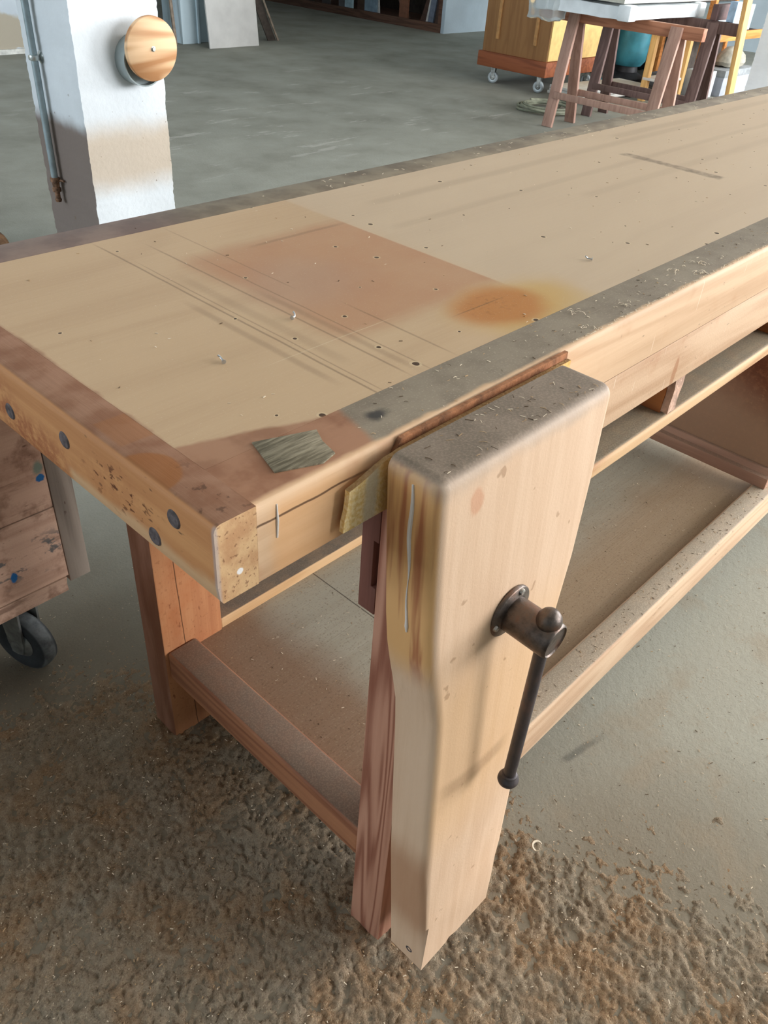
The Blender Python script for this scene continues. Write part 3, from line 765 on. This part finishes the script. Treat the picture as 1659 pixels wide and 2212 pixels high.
def caster(parent, x, y, r, w, h, rim=True, rubber=M_rub, ang=0.0):
    """swivel caster: top plate, fork, tyre with hub cap; h = mounting height"""
    Mz = Matrix.Translation((x, y, 0)) @ Matrix.Rotation(ang, 4, 'Z')
    def place(b):
        for v in b.verts: v.co = Mz @ v.co
        return b
    b = B(); box(b, -r * .75, r * .75, -r * .75, r * .75, h - r * .08, h)
    lathe(b, (0, 0, h - r * .08), (0, 0, -1), [(r * .5, 0), (r * .5, r * .14), (r * .38, r * .2)], 18)
    fork = b
    for s in (-1, 1):
        xx = s * (w / 2 + r * .07)
        top = h - r * .2
        prism(fork, [(-r * .42, top), (r * .42, top), (r * .20, r * .75), (0, r * .7), (-r * .20, r * .75), (-r * .30, r * 1.1)],
              lambda u, v: (xx - r * .035, u, v), lambda u, v: (xx + r * .035, u, v))
    c_ = mk('caster', place(fork), M_cast, parent, ang=40)
    b = B(); lathe(b, (-w / 2, 0, r), (1, 0, 0), [(r * .45, w * .1), (r * .62, 0), (r * .86, 0), (r * .97, w * .12), (r, w * .35), (r, w * .65), (r * .97, w * .88), (r * .86, w), (r * .62, w), (r * .45, w * .9)], 40)
    mk('tyre', place(b), rubber, c_, ang=50)
    b = B(); lathe(b, (-w / 2 - r * .03, 0, r), (1, 0, 0), [(0, -r * .1), (r * .16, -r * .09), (r * .34, 0), (r * .47, w * .12), (r * .47, w * .9), (r * .34, w * 1.02 + r * .03), (0, w * 1.05 + r * .06)], 32)
    mk('hub', place(b), M_cast, c_, ang=60)
    return c_
caster(t, .113, .075, .062, .034, .196, ang=math.radians(20))
caster(t, .113, .42, .062, .034, .196)
caster(t, -.47, .075, .062, .034, .196)
M_off = plain('dark_weathered_offcut', (84, 62, 42), 0.85, var=.5, scale=28, bump=.6)
b = B(); lathe(b, (-.30, 0, 0), (1, 0, 0), [(.0, 0), (.075, .01), (.085, .1), (.088, .3), (.084, .50), (.072, .535), (.04, .55), (0, .552)], 22)
rough_up(b, 1, .010, 22)
o = tag(mk('log_offcut', b, M_off), 'dark brown weathered log end lying on the crate behind the bench', 'log'); o.location = (0, .83, .706)

# ------------------------------------------------------------------ far end of the hall
M_wb = plain('white_board', (204, 202, 198), 0.6, var=.04, scale=6)
def board(name, label, x0, x1, y, lean, h, th, mat, group=None, xlean=0.0, yaw=0.0):
    """a sheet standing on the floor at y and leaning back by `lean`"""
    b = B()
    prism(b, [(x0, 0), (x1, 0), (x1 + xlean, h), (x0 + xlean, h)],
          lambda u, v: (u, lean * v / h, v), lambda u, v: (u, th + lean * v / h, v))
    o = mk(name, b, mat, None, .001); o.location = (0, y, 0)
    return tag(o, label, 'board', group)
board('white_sheet_board', 'wide white board leaning against the pale blue pillar', 4.85, 5.42, 6.60, .24, 2.2, .018, M_wb)
M_dk1 = plain('dark_board', (70, 62, 56), 0.8, var=.2); M_dk2 = plain('grey_brown_board', (136, 122, 108), 0.8, var=.2)
board('leaning_plank', 'grey plank slanting in the dark gap beside the blue pillar', 4.40, 4.44, 6.95, .08, .75, .08, M_dk2, 'planks beside the blue pillar', xlean=.28)
board('leaning_plank', 'thin upright lath standing next to the blue pillar', 4.665, 4.69, 6.88, .1, 1.8, .02, M_dk2, 'planks beside the blue pillar', xlean=-.05)
board('leaning_plank', 'dark plank leaning behind the white board, with a pale edge', 5.70, 5.80, 6.80, .06, .9, .012, M_dk1, 'planks beside the white board', xlean=-.42)
board('leaning_plank', 'pale thin slat farthest out beside the white board', 5.80, 5.822, 6.775, .06, .9, .012, M_dk2, 'planks beside the white board', xlean=-.42)
board('leaning_plank', 'narrow slat tucked close behind the white board', 5.55, 5.60, 6.84, .04, .9, .012, M_dk2, 'planks beside the white board', xlean=-.26)

# lumber rack along the alcove's side
M_rack = wood('dark_rack_wood', (112, 82, 66), (78, 56, 46), 'Y', 5, .4, .3, seed=41)
rk = thing('lumber_rack', 'long dark timber rack full of upright boards at the far end', 'rack', (8.1, 6.6, 0))
b = B(); box(b, .0, .05, 0, 4.6, .0, .085); mk('bottom_rail', b, M_rack, rk)
b = B(); box(b, .05, .85, 0, 4.6, .0, .06); mk('base_shelf', b, M_rack, rk)
for y in (0.0, 2.35, 4.5):
    b = B(); box(b, .0, .05, y, y + .05, .085, 2.3); mk('upright', b, M_rack, rk)
b = B(); box(b, .80, .84, 0, 4.6, .06, 2.3); mk('back_panel', b, plain('rack_back', (60, 52, 46), .9), rk)
b = B(); box(b, .0, .05, 0, 4.6, 2.3, 2.38); mk('top_rail', b, M_rack, rk)
RB = [('pale blue board standing near the middle of the rack', 8.185, .10, 0.0, (164, 190, 200)),
      ('grey board leaning beside the pale blue board in the rack', 8.33, .09, .03, (112, 112, 114)),
      ('dark brown board right of the pale blue board in the rack', 8.02, .10, -.02, (92, 70, 58)),
      ('wide slate blue board standing in the rack', 7.80, .15, 0.0, (128, 150, 166)),
      ('thin white strip beside the wide slate blue board in the rack', 7.70, .03, .12, (196, 198, 196)),
      ('brown plank leaning steeply left in the middle of the rack', 7.36, .06, .65, (108, 88, 78)),
      ('red brown plank standing upright in the rack', 7.25, .10, 0.0, (124, 84, 64)),
      ('dark plank leaning right past the red brown plank', 7.06, .08, -.35, (88, 66, 56)),
      ('white narrow board near the rack end post', 6.90, .06, -.18, (206, 204, 198)),
      ('blue grey narrow board beside the white one at the rack end', 6.82, .06, -.14, (112, 120, 134)),
      ('dark board closest to the rack end post', 6.735, .06, -.06, (84, 66, 58)),
      ('cream short stick at the dark far end of the rack', 9.28, .04, 0.0, (170, 160, 146)),
      ('dark grey board in the far half of the rack', 8.60, .10, .05, (72, 68, 66)),
      ('black brown board standing in the far half of the rack', 8.95, .12, 0.0, (60, 52, 48))]
for i, (lab, y, w, lean, c_) in enumerate(RB):
    b = B(); x0 = .06 + .03 * (i % 3) + (.13 if abs(lean) > .3 else 0); hh = 2.1 if lean >= 0 and lean < .3 else .75
    w *= 1.35
    prism(b, [(-w / 2, 0), (w / 2, 0), (w / 2 + lean * 1.05 * hh, hh), (-w / 2 + lean * 1.05 * hh, hh)],
          lambda u, v: (0, u, v), lambda u, v: (.025, u, v))
    o = mk('rack_board', b, plain('rack_board_%d' % i, c_, .7, var=.1)); o.location = (8.1 + x0, y, .061)
    tag(o, lab, 'board', 'boards standing in the lumber rack')

# cabinet on casters
M_cab = wood('cabinet_brown_wood', (160, 118, 76), (130, 92, 58), 'Z', 4, .2, .3, seed=51, blot=.5)
M_cabd = wood('cabinet_plinth_wood', (150, 88, 56), (112, 60, 36), 'Y', 4, .3, .3, seed=52)
M_cabm = plain('cabinet_moulding', (184, 138, 88), .6)
M_cabl = plain('cabinet_yellow_panel', (226, 190, 124), .6, var=.06)
t = thing('cabinet', 'tall brown wooden cabinet on small casters behind the trestles', 'cabinet', (6.0, 3.72, 0))
b = B(); box(b, .012, .85, .012, .66, .235, 1.15); mk('body', b, M_cab, t, .002)
b = B(); box(b, -.012, .865, -.012, .685, .125, .235); mk('plinth', b, M_cabd, t, .006)
for y0 in (.125, .50):
    b = B(); box(b, -.004, .0125, y0, y0 + .028, .335, 1.05); mk('side_moulding', b, M_cabm, t, .003)
b = B(); box(b, .02, .845, .002, .0125, .24, 1.1); mk('front_panel', b, M_cabl, t, .001)['label'] = 'pale yellow front panel'
M_whc = plain('pale_caster_wheel', (170, 178, 180), .4, .2)
for x, y in ((.06, .08), (.06, .55), (.78, .08), (.78, .55)):
    caster(t, x, y, .045, .03, .126, rubber=M_whc, ang=.3)

# trestles
M_tr = wood('red_brown_trestle_wood', (180, 146, 130), (146, 112, 98), 'Z', 5, .2, .4, seed=61, dust=.3)
M_trb = wood('trestle_beam_wood', (172, 118, 90), (132, 84, 62), 'Y', 5, .3, .4, seed=62, dust=.3)
M_tr2 = wood('dark_trestle_wood', (118, 96, 90), (88, 68, 64), 'Z', 5, .3, .4, seed=63)
def trestle(name, label, x, y, mat, matb, ybeam, yl, sx):
    t = thing(name, label, 'trestle', (x, y, 0), 'sawhorse trestles under the white package')
    b = B(); box(b, -.025, .025, ybeam[0], ybeam[1], .625, .695); mk('beam', b, matb, t, .003)
    for yy in yl:
        for s in (-1, 1):
            b = B(); bar(b, (s * sx, yy, 0), (s * .03, yy, .685), .024, .078, (0, 1, 0)); mk('leg', b, mat, t, .002)
    for s in (-1, 1):
        b = B(); bar(b, (s * (sx - .018), yl[0], .20), (s * (sx - .018), yl[1], .20), .02, .04, (0, 0, 1)); mk('rail', b, mat, t, .002)
    return t
trestle('trestle', 'red brown wooden trestle nearest the bench under the white package', 5.18, 2.64, M_tr, M_trb, (-.54, .60), (.362, -.37), .145)
trestle('trestle', 'darker brown trestle standing behind the red brown one', 5.76, 2.64, M_tr2, M_tr2, (-.50, .60), (.425, -.33), .12)

# white wrapped package across the trestles
M_foam = plain('white_foam', (226, 232, 236), .6, var=.05, scale=9, bump=.3)
M_slab = plain('pale_grey_slab', (190, 190, 180), .7, var=.08)
t = thing('foam_package', 'white foam wrapped flat package lying across both trestles', 'package', (4.86, 2.45, .696))
b = B(); box(b, .02, 1.0, .02, .66, .006, .075); rough_up(b, 6, .006, 9); mk('wrapped_sheet', b, M_foam, t)
for cx, cy in ((.035, .035), (.96, .04), (.04, .63)):
    b = B(); box(b, cx - .04, cx + .05, cy - .04, cy + .05, .0, .085); mk('corner_protector', b, M_foam, t, .012)
g = G('clear_plastic', 0.25, 0, 0.5); g.b.inputs['Transmission Weight'].default_value = .75; g.b.inputs['IOR'].default_value = 1.15
M_pl = g.done(lin((225, 230, 230)))
b = B(); box(b, -.03, .14, .52, .72, -.05, .085); rough_up(b, 7, .02, 16); mk('plastic_wrap', b, M_pl, t)
b = B(); box(b, 0, 1.25, 0, .60, 0, .07); rough_up(b, 3, .004, 8)
o = tag(mk('grey_slab', b, M_slab), 'pale grey slab stacked on top of the white foam package', 'slab'); o.location = (4.86, 2.50, .786)

b = B(); box(b, 0, .42, 0, .04, 0, .09)
o = tag(mk('dark_offcut', b, plain('purple_brown_wood', (98, 76, 74), .7, var=.15), None, .003), 'dark purple brown offcut on the darker trestle', 'offcut'); o.location = (5.72, 2.30, .697)
b = B(); box(b, 0, .09, 0, .05, 0, .115)
o = tag(mk('small_carton', b, plain('blue_white_card', (172, 200, 226), .6), None, .003), 'small pale blue carton standing beside the dark offcut', 'box'); o.location = (6.02, 2.20, .0)
o.location = (5.755, 2.195, .697)

# hose coil on the floor
M_hose = plain('grey_green_hose', (128, 130, 112), .6, var=.15)
pts = []
for k in range(150):
    a = k * .22; r = .19 + .025 * math.sin(k * .13) + .012 * math.sin(k * .7)
    pts.append((math.cos(a) * r + .02 * math.sin(k * .05), math.sin(a) * r, .012 + .00022 * k + .006 * math.sin(a * 2 + k * .02)))
b = B(); tube(b, pts, .0085, 8)
o = tag(mk('hose_coil', b, M_hose), 'coiled grey green hose on the floor beside the red brown trestle', 'hose'); o.location = (5.50, 3.33, 0)

# boards lying on the floor behind the trestles
M_gb = plain('grey_white_sheet', (178, 176, 170), .6, var=.06)
for i, (x, y, z, w, d, a, lab) in enumerate(((6.42, 3.42, .036, .95, .36, -.10, 'lowest grey sheet lying on the floor stack behind the trestles'),
                                             (6.40, 3.43, .058, .92, .33, -.06, 'middle grey sheet in the floor stack behind the trestles'),
                                             (6.38, 3.42, .080, .90, .30, -.12, 'uppermost pale sheet on the floor stack behind the trestles'))):
    b = B(); box(b, -w / 2, w / 2, -d / 2, d / 2, 0, .020)
    o = tag(mk('flat_sheet', b, M_gb, None, .002), lab, 'board', 'flat sheets behind the trestles'); o.location = (x, y, z); o.rotation_euler = (0, 0, a)
for x in (6.1, 6.7):
    b = B(); box(b, -.03, .03, -.12, .12, 0, .036)
    o = tag(mk('bearer_block', b, M_dk1, None, .002), 'dark bearer block under the %s end of the flat sheets' % ('near' if x < 6.5 else 'far'), 'block'); o.location = (x, 3.40, 0)

# teal machine
M_teal = plain('teal_paint', (52, 112, 124), .4, .1, var=.2, scale=6); M_blk = plain('dark_metal', (40, 40, 42), .5, .3)
t = thing('drum_machine', 'teal round drum machine in the shadow behind the trestles', 'machine', (7.20, 3.66, 0))
b = B(); lathe(b, (0, 0, .16), (0, 0, 1), [(0, 0), (.12, 0), (.15, .04), (.155, .12), (.155, .50), (.14, .56), (.06, .60), (0, .60)], 32); mk('drum', b, M_teal, t)
b = B(); lathe(b, (0, 0, .02), (0, 0, 1), [(.17, 0), (.17, .05), (.10, .09), (.09, .15)], 24); mk('foot', b, M_blk, t)
b = B(); tube(b, [(-.22, .14, .02), (-.24, .15, .30), (-.26, .16, .75)], .022, 10); tube(b, [(-.22, .14, .03), (-.12, .08, .03)], .02, 8); mk('side_pipe', b, M_teal, t)

M_backdrop = plain('dark_backdrop_paint', (46, 44, 44), .7, var=.15)
t = thing('dark_backdrop', 'dark backdrop box added behind the teal drum machine', 'dark_backdrop', (7.45, 4.02, 0))  # box added as a backdrop so the gap behind the trestles reads dark
b = B(); box(b, 0, 1.4, .0, .45, .06, 1.7); mk('body', b, M_backdrop, t, .004)
for x in (.01, .705):
    b = B(); box(b, x, x + .685, -.018, -.001, .08, 1.68); d = mk('door', b, M_backdrop, t, .003)
    b = B(); box(b, (x + .62 if x < .1 else x + .05), (x + .635 if x < .1 else x + .065), -.035, -.018, .85, .97); mk('handle', b, M_cast, d, .003)
b = B(); box(b, .03, 1.37, .03, .43, 0, .06); mk('plinth', b, M_backdrop, t)
# wooden stand, rack, boxes at the right
M_or = wood('orange_wood', (222, 150, 84), (184, 108, 52), 'X', 4, .3, .3, seed=71)
M_ye = wood('yellow_pine', (224, 182, 118), (192, 146, 88), 'Z', 5, .4, .3, seed=72)
t = thing('wooden_stand', 'small orange wooden stand beside the teal machine', 'stand', (6.64, 3.02, 0))
for x, y in ((0, 0), (.32, 0), (0, .14), (.32, .14)):
    b = B(); box(b, x - .025, x + .025, y - .025, y + .025, .0, .50); mk('leg', b, M_ye, t, .002)
b = B(); box(b, -.05, .37, -.05, .19, .50, .52); mk('stand_top', b, M_ye, t, .002)
b = B(); box(b, -.026, .35, -.02, .16, .155, .175); mk('stand_shelf', b, M_wb, t, .002)
t = thing('shelf_rack', 'open orange wooden shelf rack behind the boxes and plank', 'rack', (7.55, 3.15, 0))
for x in (0, 1.35):
    for y in (0, .40):
        b = B(); box(b, x, x + .05, y, y + .05, 0, 1.6); mk('post', b, M_or, t, .002)
for z in (.37, .80, 1.25):
    b = B(); box(b, .05, 1.35, 0, .03, z, z + .07); mk('front_rail', b, M_or, t, .002)
    b = B(); box(b, .05, 1.35, .03, .42, z + .03, z + .05); mk('shelf', b, M_dk1, t)
b = B(); box(b, .05, 1.35, .42, .44, 0, 1.6); mk('backdrop_board', b, M_dk1, t)  # dark sheet added as a backdrop to darken the view through the rack
def carton(name, lab, loc, sx, sy, sz, c_, lid=None, group=None, rz=0.0):
    b = B(); box(b, 0, sx, 0, sy, 0, sz)
    t = mk(name, b, plain(name + '_card', c_, .7, var=.05), None, .003); t.location = loc; t.rotation_euler = (0, 0, rz)
    tag(t, lab, 'box', group)
    if lid:
        b = B(); box(b, -.006, sx + .006, -.006, sy + .006, sz - .05, sz + .004); mk('lid', b, plain(name + '_lid', lid, .7), t, .003)
    return t
carton('storage_box', 'pale grey box with lid on the floor behind the leaning plank', (7.50, 2.88, 0), .60, .24, .20, (160, 164, 174), (136, 140, 142))
carton('white_carton', 'narrow white carton left of the pale grey lidded box', (7.28, 2.93, 0), .16, .2, .20, (184, 188, 190))
carton('pale_crate', 'light blue grey box on the shelf rack above the orange rail', (7.72, 3.16, .448), .7, .25, .20, (186, 206, 212))
for i, lab in enumerate(('lowest dark slate case in the stack beyond the darker trestle', 'middle dark slate case in the stack beyond the darker trestle', 'topmost dark slate case in the stack beyond the darker trestle')):
    carton('slate_case', lab, (7.06 + .008 * i, 3.17 - .006 * i, .052 * i), .24, .2, .05, (84, 88, 96), None, 'dark slate cases in a stack')
b = B(); lathe(b, (0, 0, 0), (0, 0, 1), [(0, 0), (.17, 0), (.19, .03), (.17, .08), (.09, .13), (0, .145)], 22); rough_up(b, 1, .01, 12)
o = tag(mk('paper_sack', b, plain('beige_sack', (150, 145, 132), .8)), 'rounded beige sack lying on the pale grey lidded box', 'sack'); o.location = (7.82, 3.0, .216); o.scale = (1, .6, 1)
b = B(); bar(b, (5.80, 2.075, 0.0), (5.62, 2.145, 1.5), .075, .03, (0, 1, 0)); 
for v in b.verts: pass
bm2 = b
o = tag(mk('leaning_batten', bm2, M_ye, None, .002), 'long light pine batten leaning upright against the darker trestle end', 'plank')

# ------------------------------------------------------------------ sawdust and shavings
def vnoise(x, y, f, seed):
    rs = np.random.RandomState(seed); n = 256
    T = rs.rand(n, n); X = x * f; Y = y * f
    xi = np.floor(X).astype(int); yi = np.floor(Y).astype(int); fx = X - xi; fy = Y - yi
    fx = fx * fx * (3 - 2 * fx); fy = fy * fy * (3 - 2 * fy)
    a = T[xi % n, yi % n]; b_ = T[(xi + 1) % n, yi % n]; c_ = T[xi % n, (yi + 1) % n]; d = T[(xi + 1) % n, (yi + 1) % n]
    return (a * (1 - fx) + b_ * fx) * (1 - fy) + (c_ * (1 - fx) + d * fx) * fy
def sst(v, a, b_):
    t_ = np.clip((v - a) / (b_ - a), 0, 1); return t_ * t_ * (3 - 2 * t_)
def dust_mask(X, Y):
    big = vnoise(X, Y, 3.1, 1) * .45 + vnoise(X, Y, 7.3, 2) * .3 + vnoise(X, Y, 19, 3) * .25
    left = sst(X + .35 * Y, .66, .34) * sst(Y, .86, .60)
    left = np.maximum(left, sst(X, .50, .1) * sst(Y, .3, -.1))
    patch = .55 * sst(big, .44, .68) * sst(Y + .10 * X, .02, -.22) * sst(X, 1.1, .5)
    for cx, cy, r in ((.496, -.174, .055), (.667, -.208, .022), (.756, -.276, .016), (.588, -.243, .045), (.492, -.288, .05), (.46, -.40, .09), (.63, -.38, .06), (.40, -.12, .04), (.43, -.22, .06)):
        patch = np.maximum(patch, 1.25 * np.exp(-((X - cx) ** 2 + (Y - cy) ** 2) / (r * r)) * (.5 + .9 * big))
    return np.clip(np.maximum(left * (.80 + .42 * big), patch * .62), 0, 1.1), big
x0, x1, y0, y1, st = -.60, 1.70, -.72, .93, .0036
xs = np.arange(x0, x1, st); ys = np.arange(y0, y1, st)
X, Y = np.meshgrid(xs, ys, indexing='ij'); Xf, Yf = X.ravel(), Y.ravel()
Mk, big = dust_mask(Xf, Yf)
w1 = vnoise(Xf, Yf, 46, 4); w2 = vnoise(Xf + .3 * Yf, Yf, 92, 5); w3 = vnoise(Xf, Yf, 155, 6); w4 = vnoise(Yf, Xf, 262, 9)
grain = np.clip(.15 * w1 + .24 * w2 + .33 * w3 + .28 * w4, 0, 1); grain = sst(grain, .22, .80)
h = (.0042 + .0036 * np.clip(Mk, 0, 1)) * (grain - .93 * (1 - np.clip(Mk, 0, 1))) - .0012
edge = np.minimum.reduce([sst(Xf, x0, x0 + .05), sst(-Xf, -x1, -x1 + .05), sst(Yf, y0, y0 + .05), sst(-Yf, -y1, -y1 + .05)])
h = np.where(edge < 1, h * edge - .003 * (1 - edge), h); h = np.maximum(h, -.003)
nxn, nyn = X.shape
co = np.stack([Xf, Yf, h], 1).astype(np.float32)
idx = np.arange(nxn * nyn).reshape(nxn, nyn)
q = np.stack([idx[:-1, :-1], idx[1:, :-1], idx[1:, 1:], idx[:-1, 1:]], -1).reshape(-1, 4)
keep = (h[q] > -.0006).any(1); q = q[keep]
used, inv = np.unique(q, return_inverse=True); co = co[used]; q = inv.reshape(-1, 4)
me = bpy.data.meshes.new('sawdust'); me.vertices.add(len(co)); me.vertices.foreach_set('co', co.ravel())
me.loops.add(len(q) * 4); me.loops.foreach_set('vertex_index', q.ravel().astype(np.int32))
me.polygons.add(len(q)); me.polygons.foreach_set('loop_start', np.arange(0, len(q) * 4, 4, dtype=np.int32))
me.polygons.foreach_set('use_smooth', np.ones(len(q), dtype=bool)); me.update(); me.validate()
g = G('sawdust_grains', 0.95, 0, 0.05)
n1 = g.noise(g.warp(.05, 9), 7, 5, .6); n2 = g.noise(g.co(), 210, 4, .75); n3 = g.noise(g.warp(.02, 30), 22, 4)
c = g.ramp(n1, [(0.32, lin((148, 136, 118))), (0.48, lin((152, 134, 112))), (0.6, lin((156, 126, 96))), (0.72, lin((150, 136, 116)))])
c = g.mix(g.m('MULTIPLY', g.ss(n3, .5, .7), .4), c, lin((178, 162, 140)))
c = g.mix(g.m('MULTIPLY', g.ss(n2, .54, .72), .5), c, lin((206, 186, 150)))
c = g.mix(g.m('MULTIPLY', g.ss(n2, .46, .32), .55), c, lin((94, 76, 58)))  # low spots darkened, crevice shade painted between the grains
n4 = g.noise(g.co(), 430, 3, .8)
c = g.mix(g.m('MULTIPLY', g.ss(n4, .56, .70), .55), c, lin((214, 198, 168)))
c = g.mix(g.m('MULTIPLY', g.ss(n4, .44, .32), .55), c, lin((80, 64, 48)))
g.bump(g.m('ADD', n2, g.m('MULTIPLY', n4, .6)), .9, .004)
me.materials.append(g.done(c))
o = bpy.data.objects.new('sawdust', me); COL.objects.link(o)
tag(o, 'coarse brown sawdust spread in patches over the floor around the bench legs', 'sawdust', kind='stuff')

def chips(name, spots, mats, label):
    bm = bmesh.new()
    for (x, y, z, ln, wd, a, curl, mi) in spots:
        n = 3 if curl > .1 else 1; d = Vector((math.cos(a), math.sin(a), 0)); s = Vector((-d.y, d.x, 0)) * wd / 2
        prev = None
        for k in range(n + 1):
            u = k / n
            p = Vector((x, y, z)) + d * ln * (u - .5) + Vector((0, 0, curl * ln * 4 * u * (1 - u) * .5)) + s * 4 * curl * (u - .5) ** 2
            cur = [bm.verts.new(p - s), bm.verts.new(p + s), bm.verts.new(p + s + Vector((0, 0, wd * .5))), bm.verts.new(p - s + Vector((0, 0, wd * .5)))]
            if prev:
                for i in range(4):
                    f = bm.faces.new((prev[i], prev[(i + 1) % 4], cur[(i + 1) % 4], cur[i])); f.material_index = mi
                if k == n: bm.faces.new(cur[::-1]).material_index = mi
            else: bm.faces.new(cur).material_index = mi
            prev = cur
    me = bpy.data.meshes.new(name); bm.normal_update(); bm.to_mesh(me); bm.free()
    for m_ in mats: me.materials.append(m_)
    o = bpy.data.objects.new(name, me); COL.objects.link(o)
    return tag(o, label, 'wood shavings', kind='stuff')
CH = [plain('chip_pale', (224, 206, 180), .8), plain('chip_tan', (182, 150, 112), .8), plain('chip_dark', (92, 72, 52), .9)]
rnd = random.Random(3)
sp = []
for _ in range(260):
    sp.append((rnd.uniform(.04, 2.3), rnd.uniform(.02, .56), H + .0002, rnd.uniform(.001, .004), rnd.uniform(.0004, .001), rnd.uniform(0, PI), 0, rnd.choice((0, 0, 1, 2))))
for _ in range(300):
    x = rnd.uniform(.16, 1.8) ** 1.0; y = rnd.uniform(.004, .056)
    sp.append((x, y, H + .0003, rnd.uniform(.001, .004), rnd.uniform(.0003, .0009), rnd.uniform(0, PI), rnd.choice((0, 0, .4)), rnd.choice((0, 0, 0, 1, 2))))
for _ in range(15):
    cx, cy = rnd.uniform(.4, 1.7), rnd.uniform(.004, .05)
    for _ in range(rnd.randint(5, 11)):
        sp.append((cx + rnd.gauss(0, .005), min(.054, max(.003, cy + rnd.gauss(0, .004))), H + .0004, rnd.uniform(.003, .009), rnd.uniform(.0003, .0007), rnd.uniform(0, PI), rnd.uniform(.1, .7), 0))
for x in np.arange(.44, 1.9, .0035):      # ragged fibres along the front edge
    sp.append((x + rnd.uniform(-.003, .003), rnd.uniform(.0035, .0065), H - .0004, rnd.uniform(.002, .005), .0006, rnd.uniform(-.9, .9), rnd.choice((0, .3, .5)), 0))
for _ in range(60):
    sp.append((rnd.uniform(.165, .38), rnd.uniform(-.064, -.022), H + .0002, rnd.uniform(.002, .007), rnd.uniform(.0003, .0007), rnd.uniform(0, PI), rnd.choice((0, .2)), rnd.choice((0, 1, 2))))
for _ in range(70):
    sp.append((rnd.uniform(.6, 2.2), rnd.uniform(.52, .568), H + .0002, rnd.uniform(.003, .008), rnd.uniform(.0004, .0008), rnd.uniform(0, PI), rnd.choice((0, .3)), 0))
chips('bench_shavings', sp, CH, 'pale wood shavings and crumbs scattered over the bench top')
sp = []
cxy = np.array([(rnd.uniform(-.6, 1.7), rnd.uniform(-.7, .93)) for _ in range(15000)])
for (x, y), m_ in zip(cxy.tolist(), dust_mask(cxy[:, 0], cxy[:, 1])[0].tolist()):
    if rnd.random() > .25 + m_: continue
    k_ = rnd.random() ** 3
    sp.append((x, y, .0006 + .0048 * m_, .0012 + .0045 * k_, rnd.uniform(.0006, .0013), rnd.uniform(0, PI), 0, rnd.choice((0, 0, 1, 1, 2))))
chips('floor_shavings', sp, CH, 'small wood chips strewn over the floor below the bench')
sp = []
for _ in range(240):
    sp.append((rnd.uniform(.33, 1.5), rnd.uniform(-.018, .02), .2103, rnd.uniform(.002, .006), rnd.uniform(.0004, .0009), rnd.uniform(0, PI), 0, rnd.choice((0, 1, 2, 2))))
for _ in range(420):
    sp.append((rnd.uniform(.28, 1.4), rnd.uniform(.04, .46), .1902, rnd.uniform(.0015, .005), rnd.uniform(.0004, .001), rnd.uniform(0, PI), 0, rnd.choice((0, 0, 1, 2))))
chips('shelf_shavings', sp, CH, 'wood chips and crumbs on the lower shelf and stretcher')
b = B(); pts = [(math.cos(a) * (.016 - .001 * a) + .004 * a, math.sin(a) * .010, .006 + .004 * abs(math.sin(a))) for a in np.linspace(0, 3.6, 16)]
tube(b, pts, [.0012 + .0012 * math.sin(k * .2) for k in range(16)], 5)
o = tag(mk('curled_shaving', b, CH[0]), 'single light curled wood shaving on the floor right of the vise jaw', 'shaving'); o.location = (.481, -.101, .004)

# ------------------------------------------------------------------ daylight
def window_light(name, loc, rot, sx, sy, power, c_):
    d = bpy.data.lights.new(name, 'AREA'); d.shape = 'RECTANGLE'; d.size = sx; d.size_y = sy; d.energy = power; d.color = c_
    o = bpy.data.objects.new(name, d); COL.objects.link(o); o.location = loc; o.rotation_euler = rot
    return o
DAY = (.97, .98, 1.0)
window_light('daylight_window', (3.8, -4.25, 2.15), (PI / 2, 0, 0), 3.2, 2.5, 270, DAY)
window_light('daylight_window', (8.4, -4.25, 2.15), (PI / 2, 0, 0), 3.6, 2.5, 520, DAY)
window_light('daylight_window', (11.25, -2.0, 2.15), (PI / 2, 0, PI / 2), 3.2, 2.5, 520, DAY)
window_light('daylight_window', (-5.25, 3.8, 2.15), (PI / 2, 0, -PI / 2), 3.2, 2.1, 170, (.80, .90, 1.0))  # added fill from the left for the left-facing sides
W = bpy.data.worlds.new('daylight_sky'); S.world = W; W.use_nodes = True
bg = W.node_tree.nodes['Background']; bg.inputs[0].default_value = (.75, .86, 1, 1); bg.inputs[1].default_value = 0.8

S.view_settings.view_transform = 'Standard'; S.view_settings.look = 'None'; S.view_settings.gamma = 1.0
S.view_settings.use_curve_mapping = False
S.view_settings.exposure = 0.55
S.cycles.use_denoising = True
S.cycles.max_bounces = 8; S.cycles.diffuse_bounces = 5
S.cycles.sample_clamp_indirect = 6.0
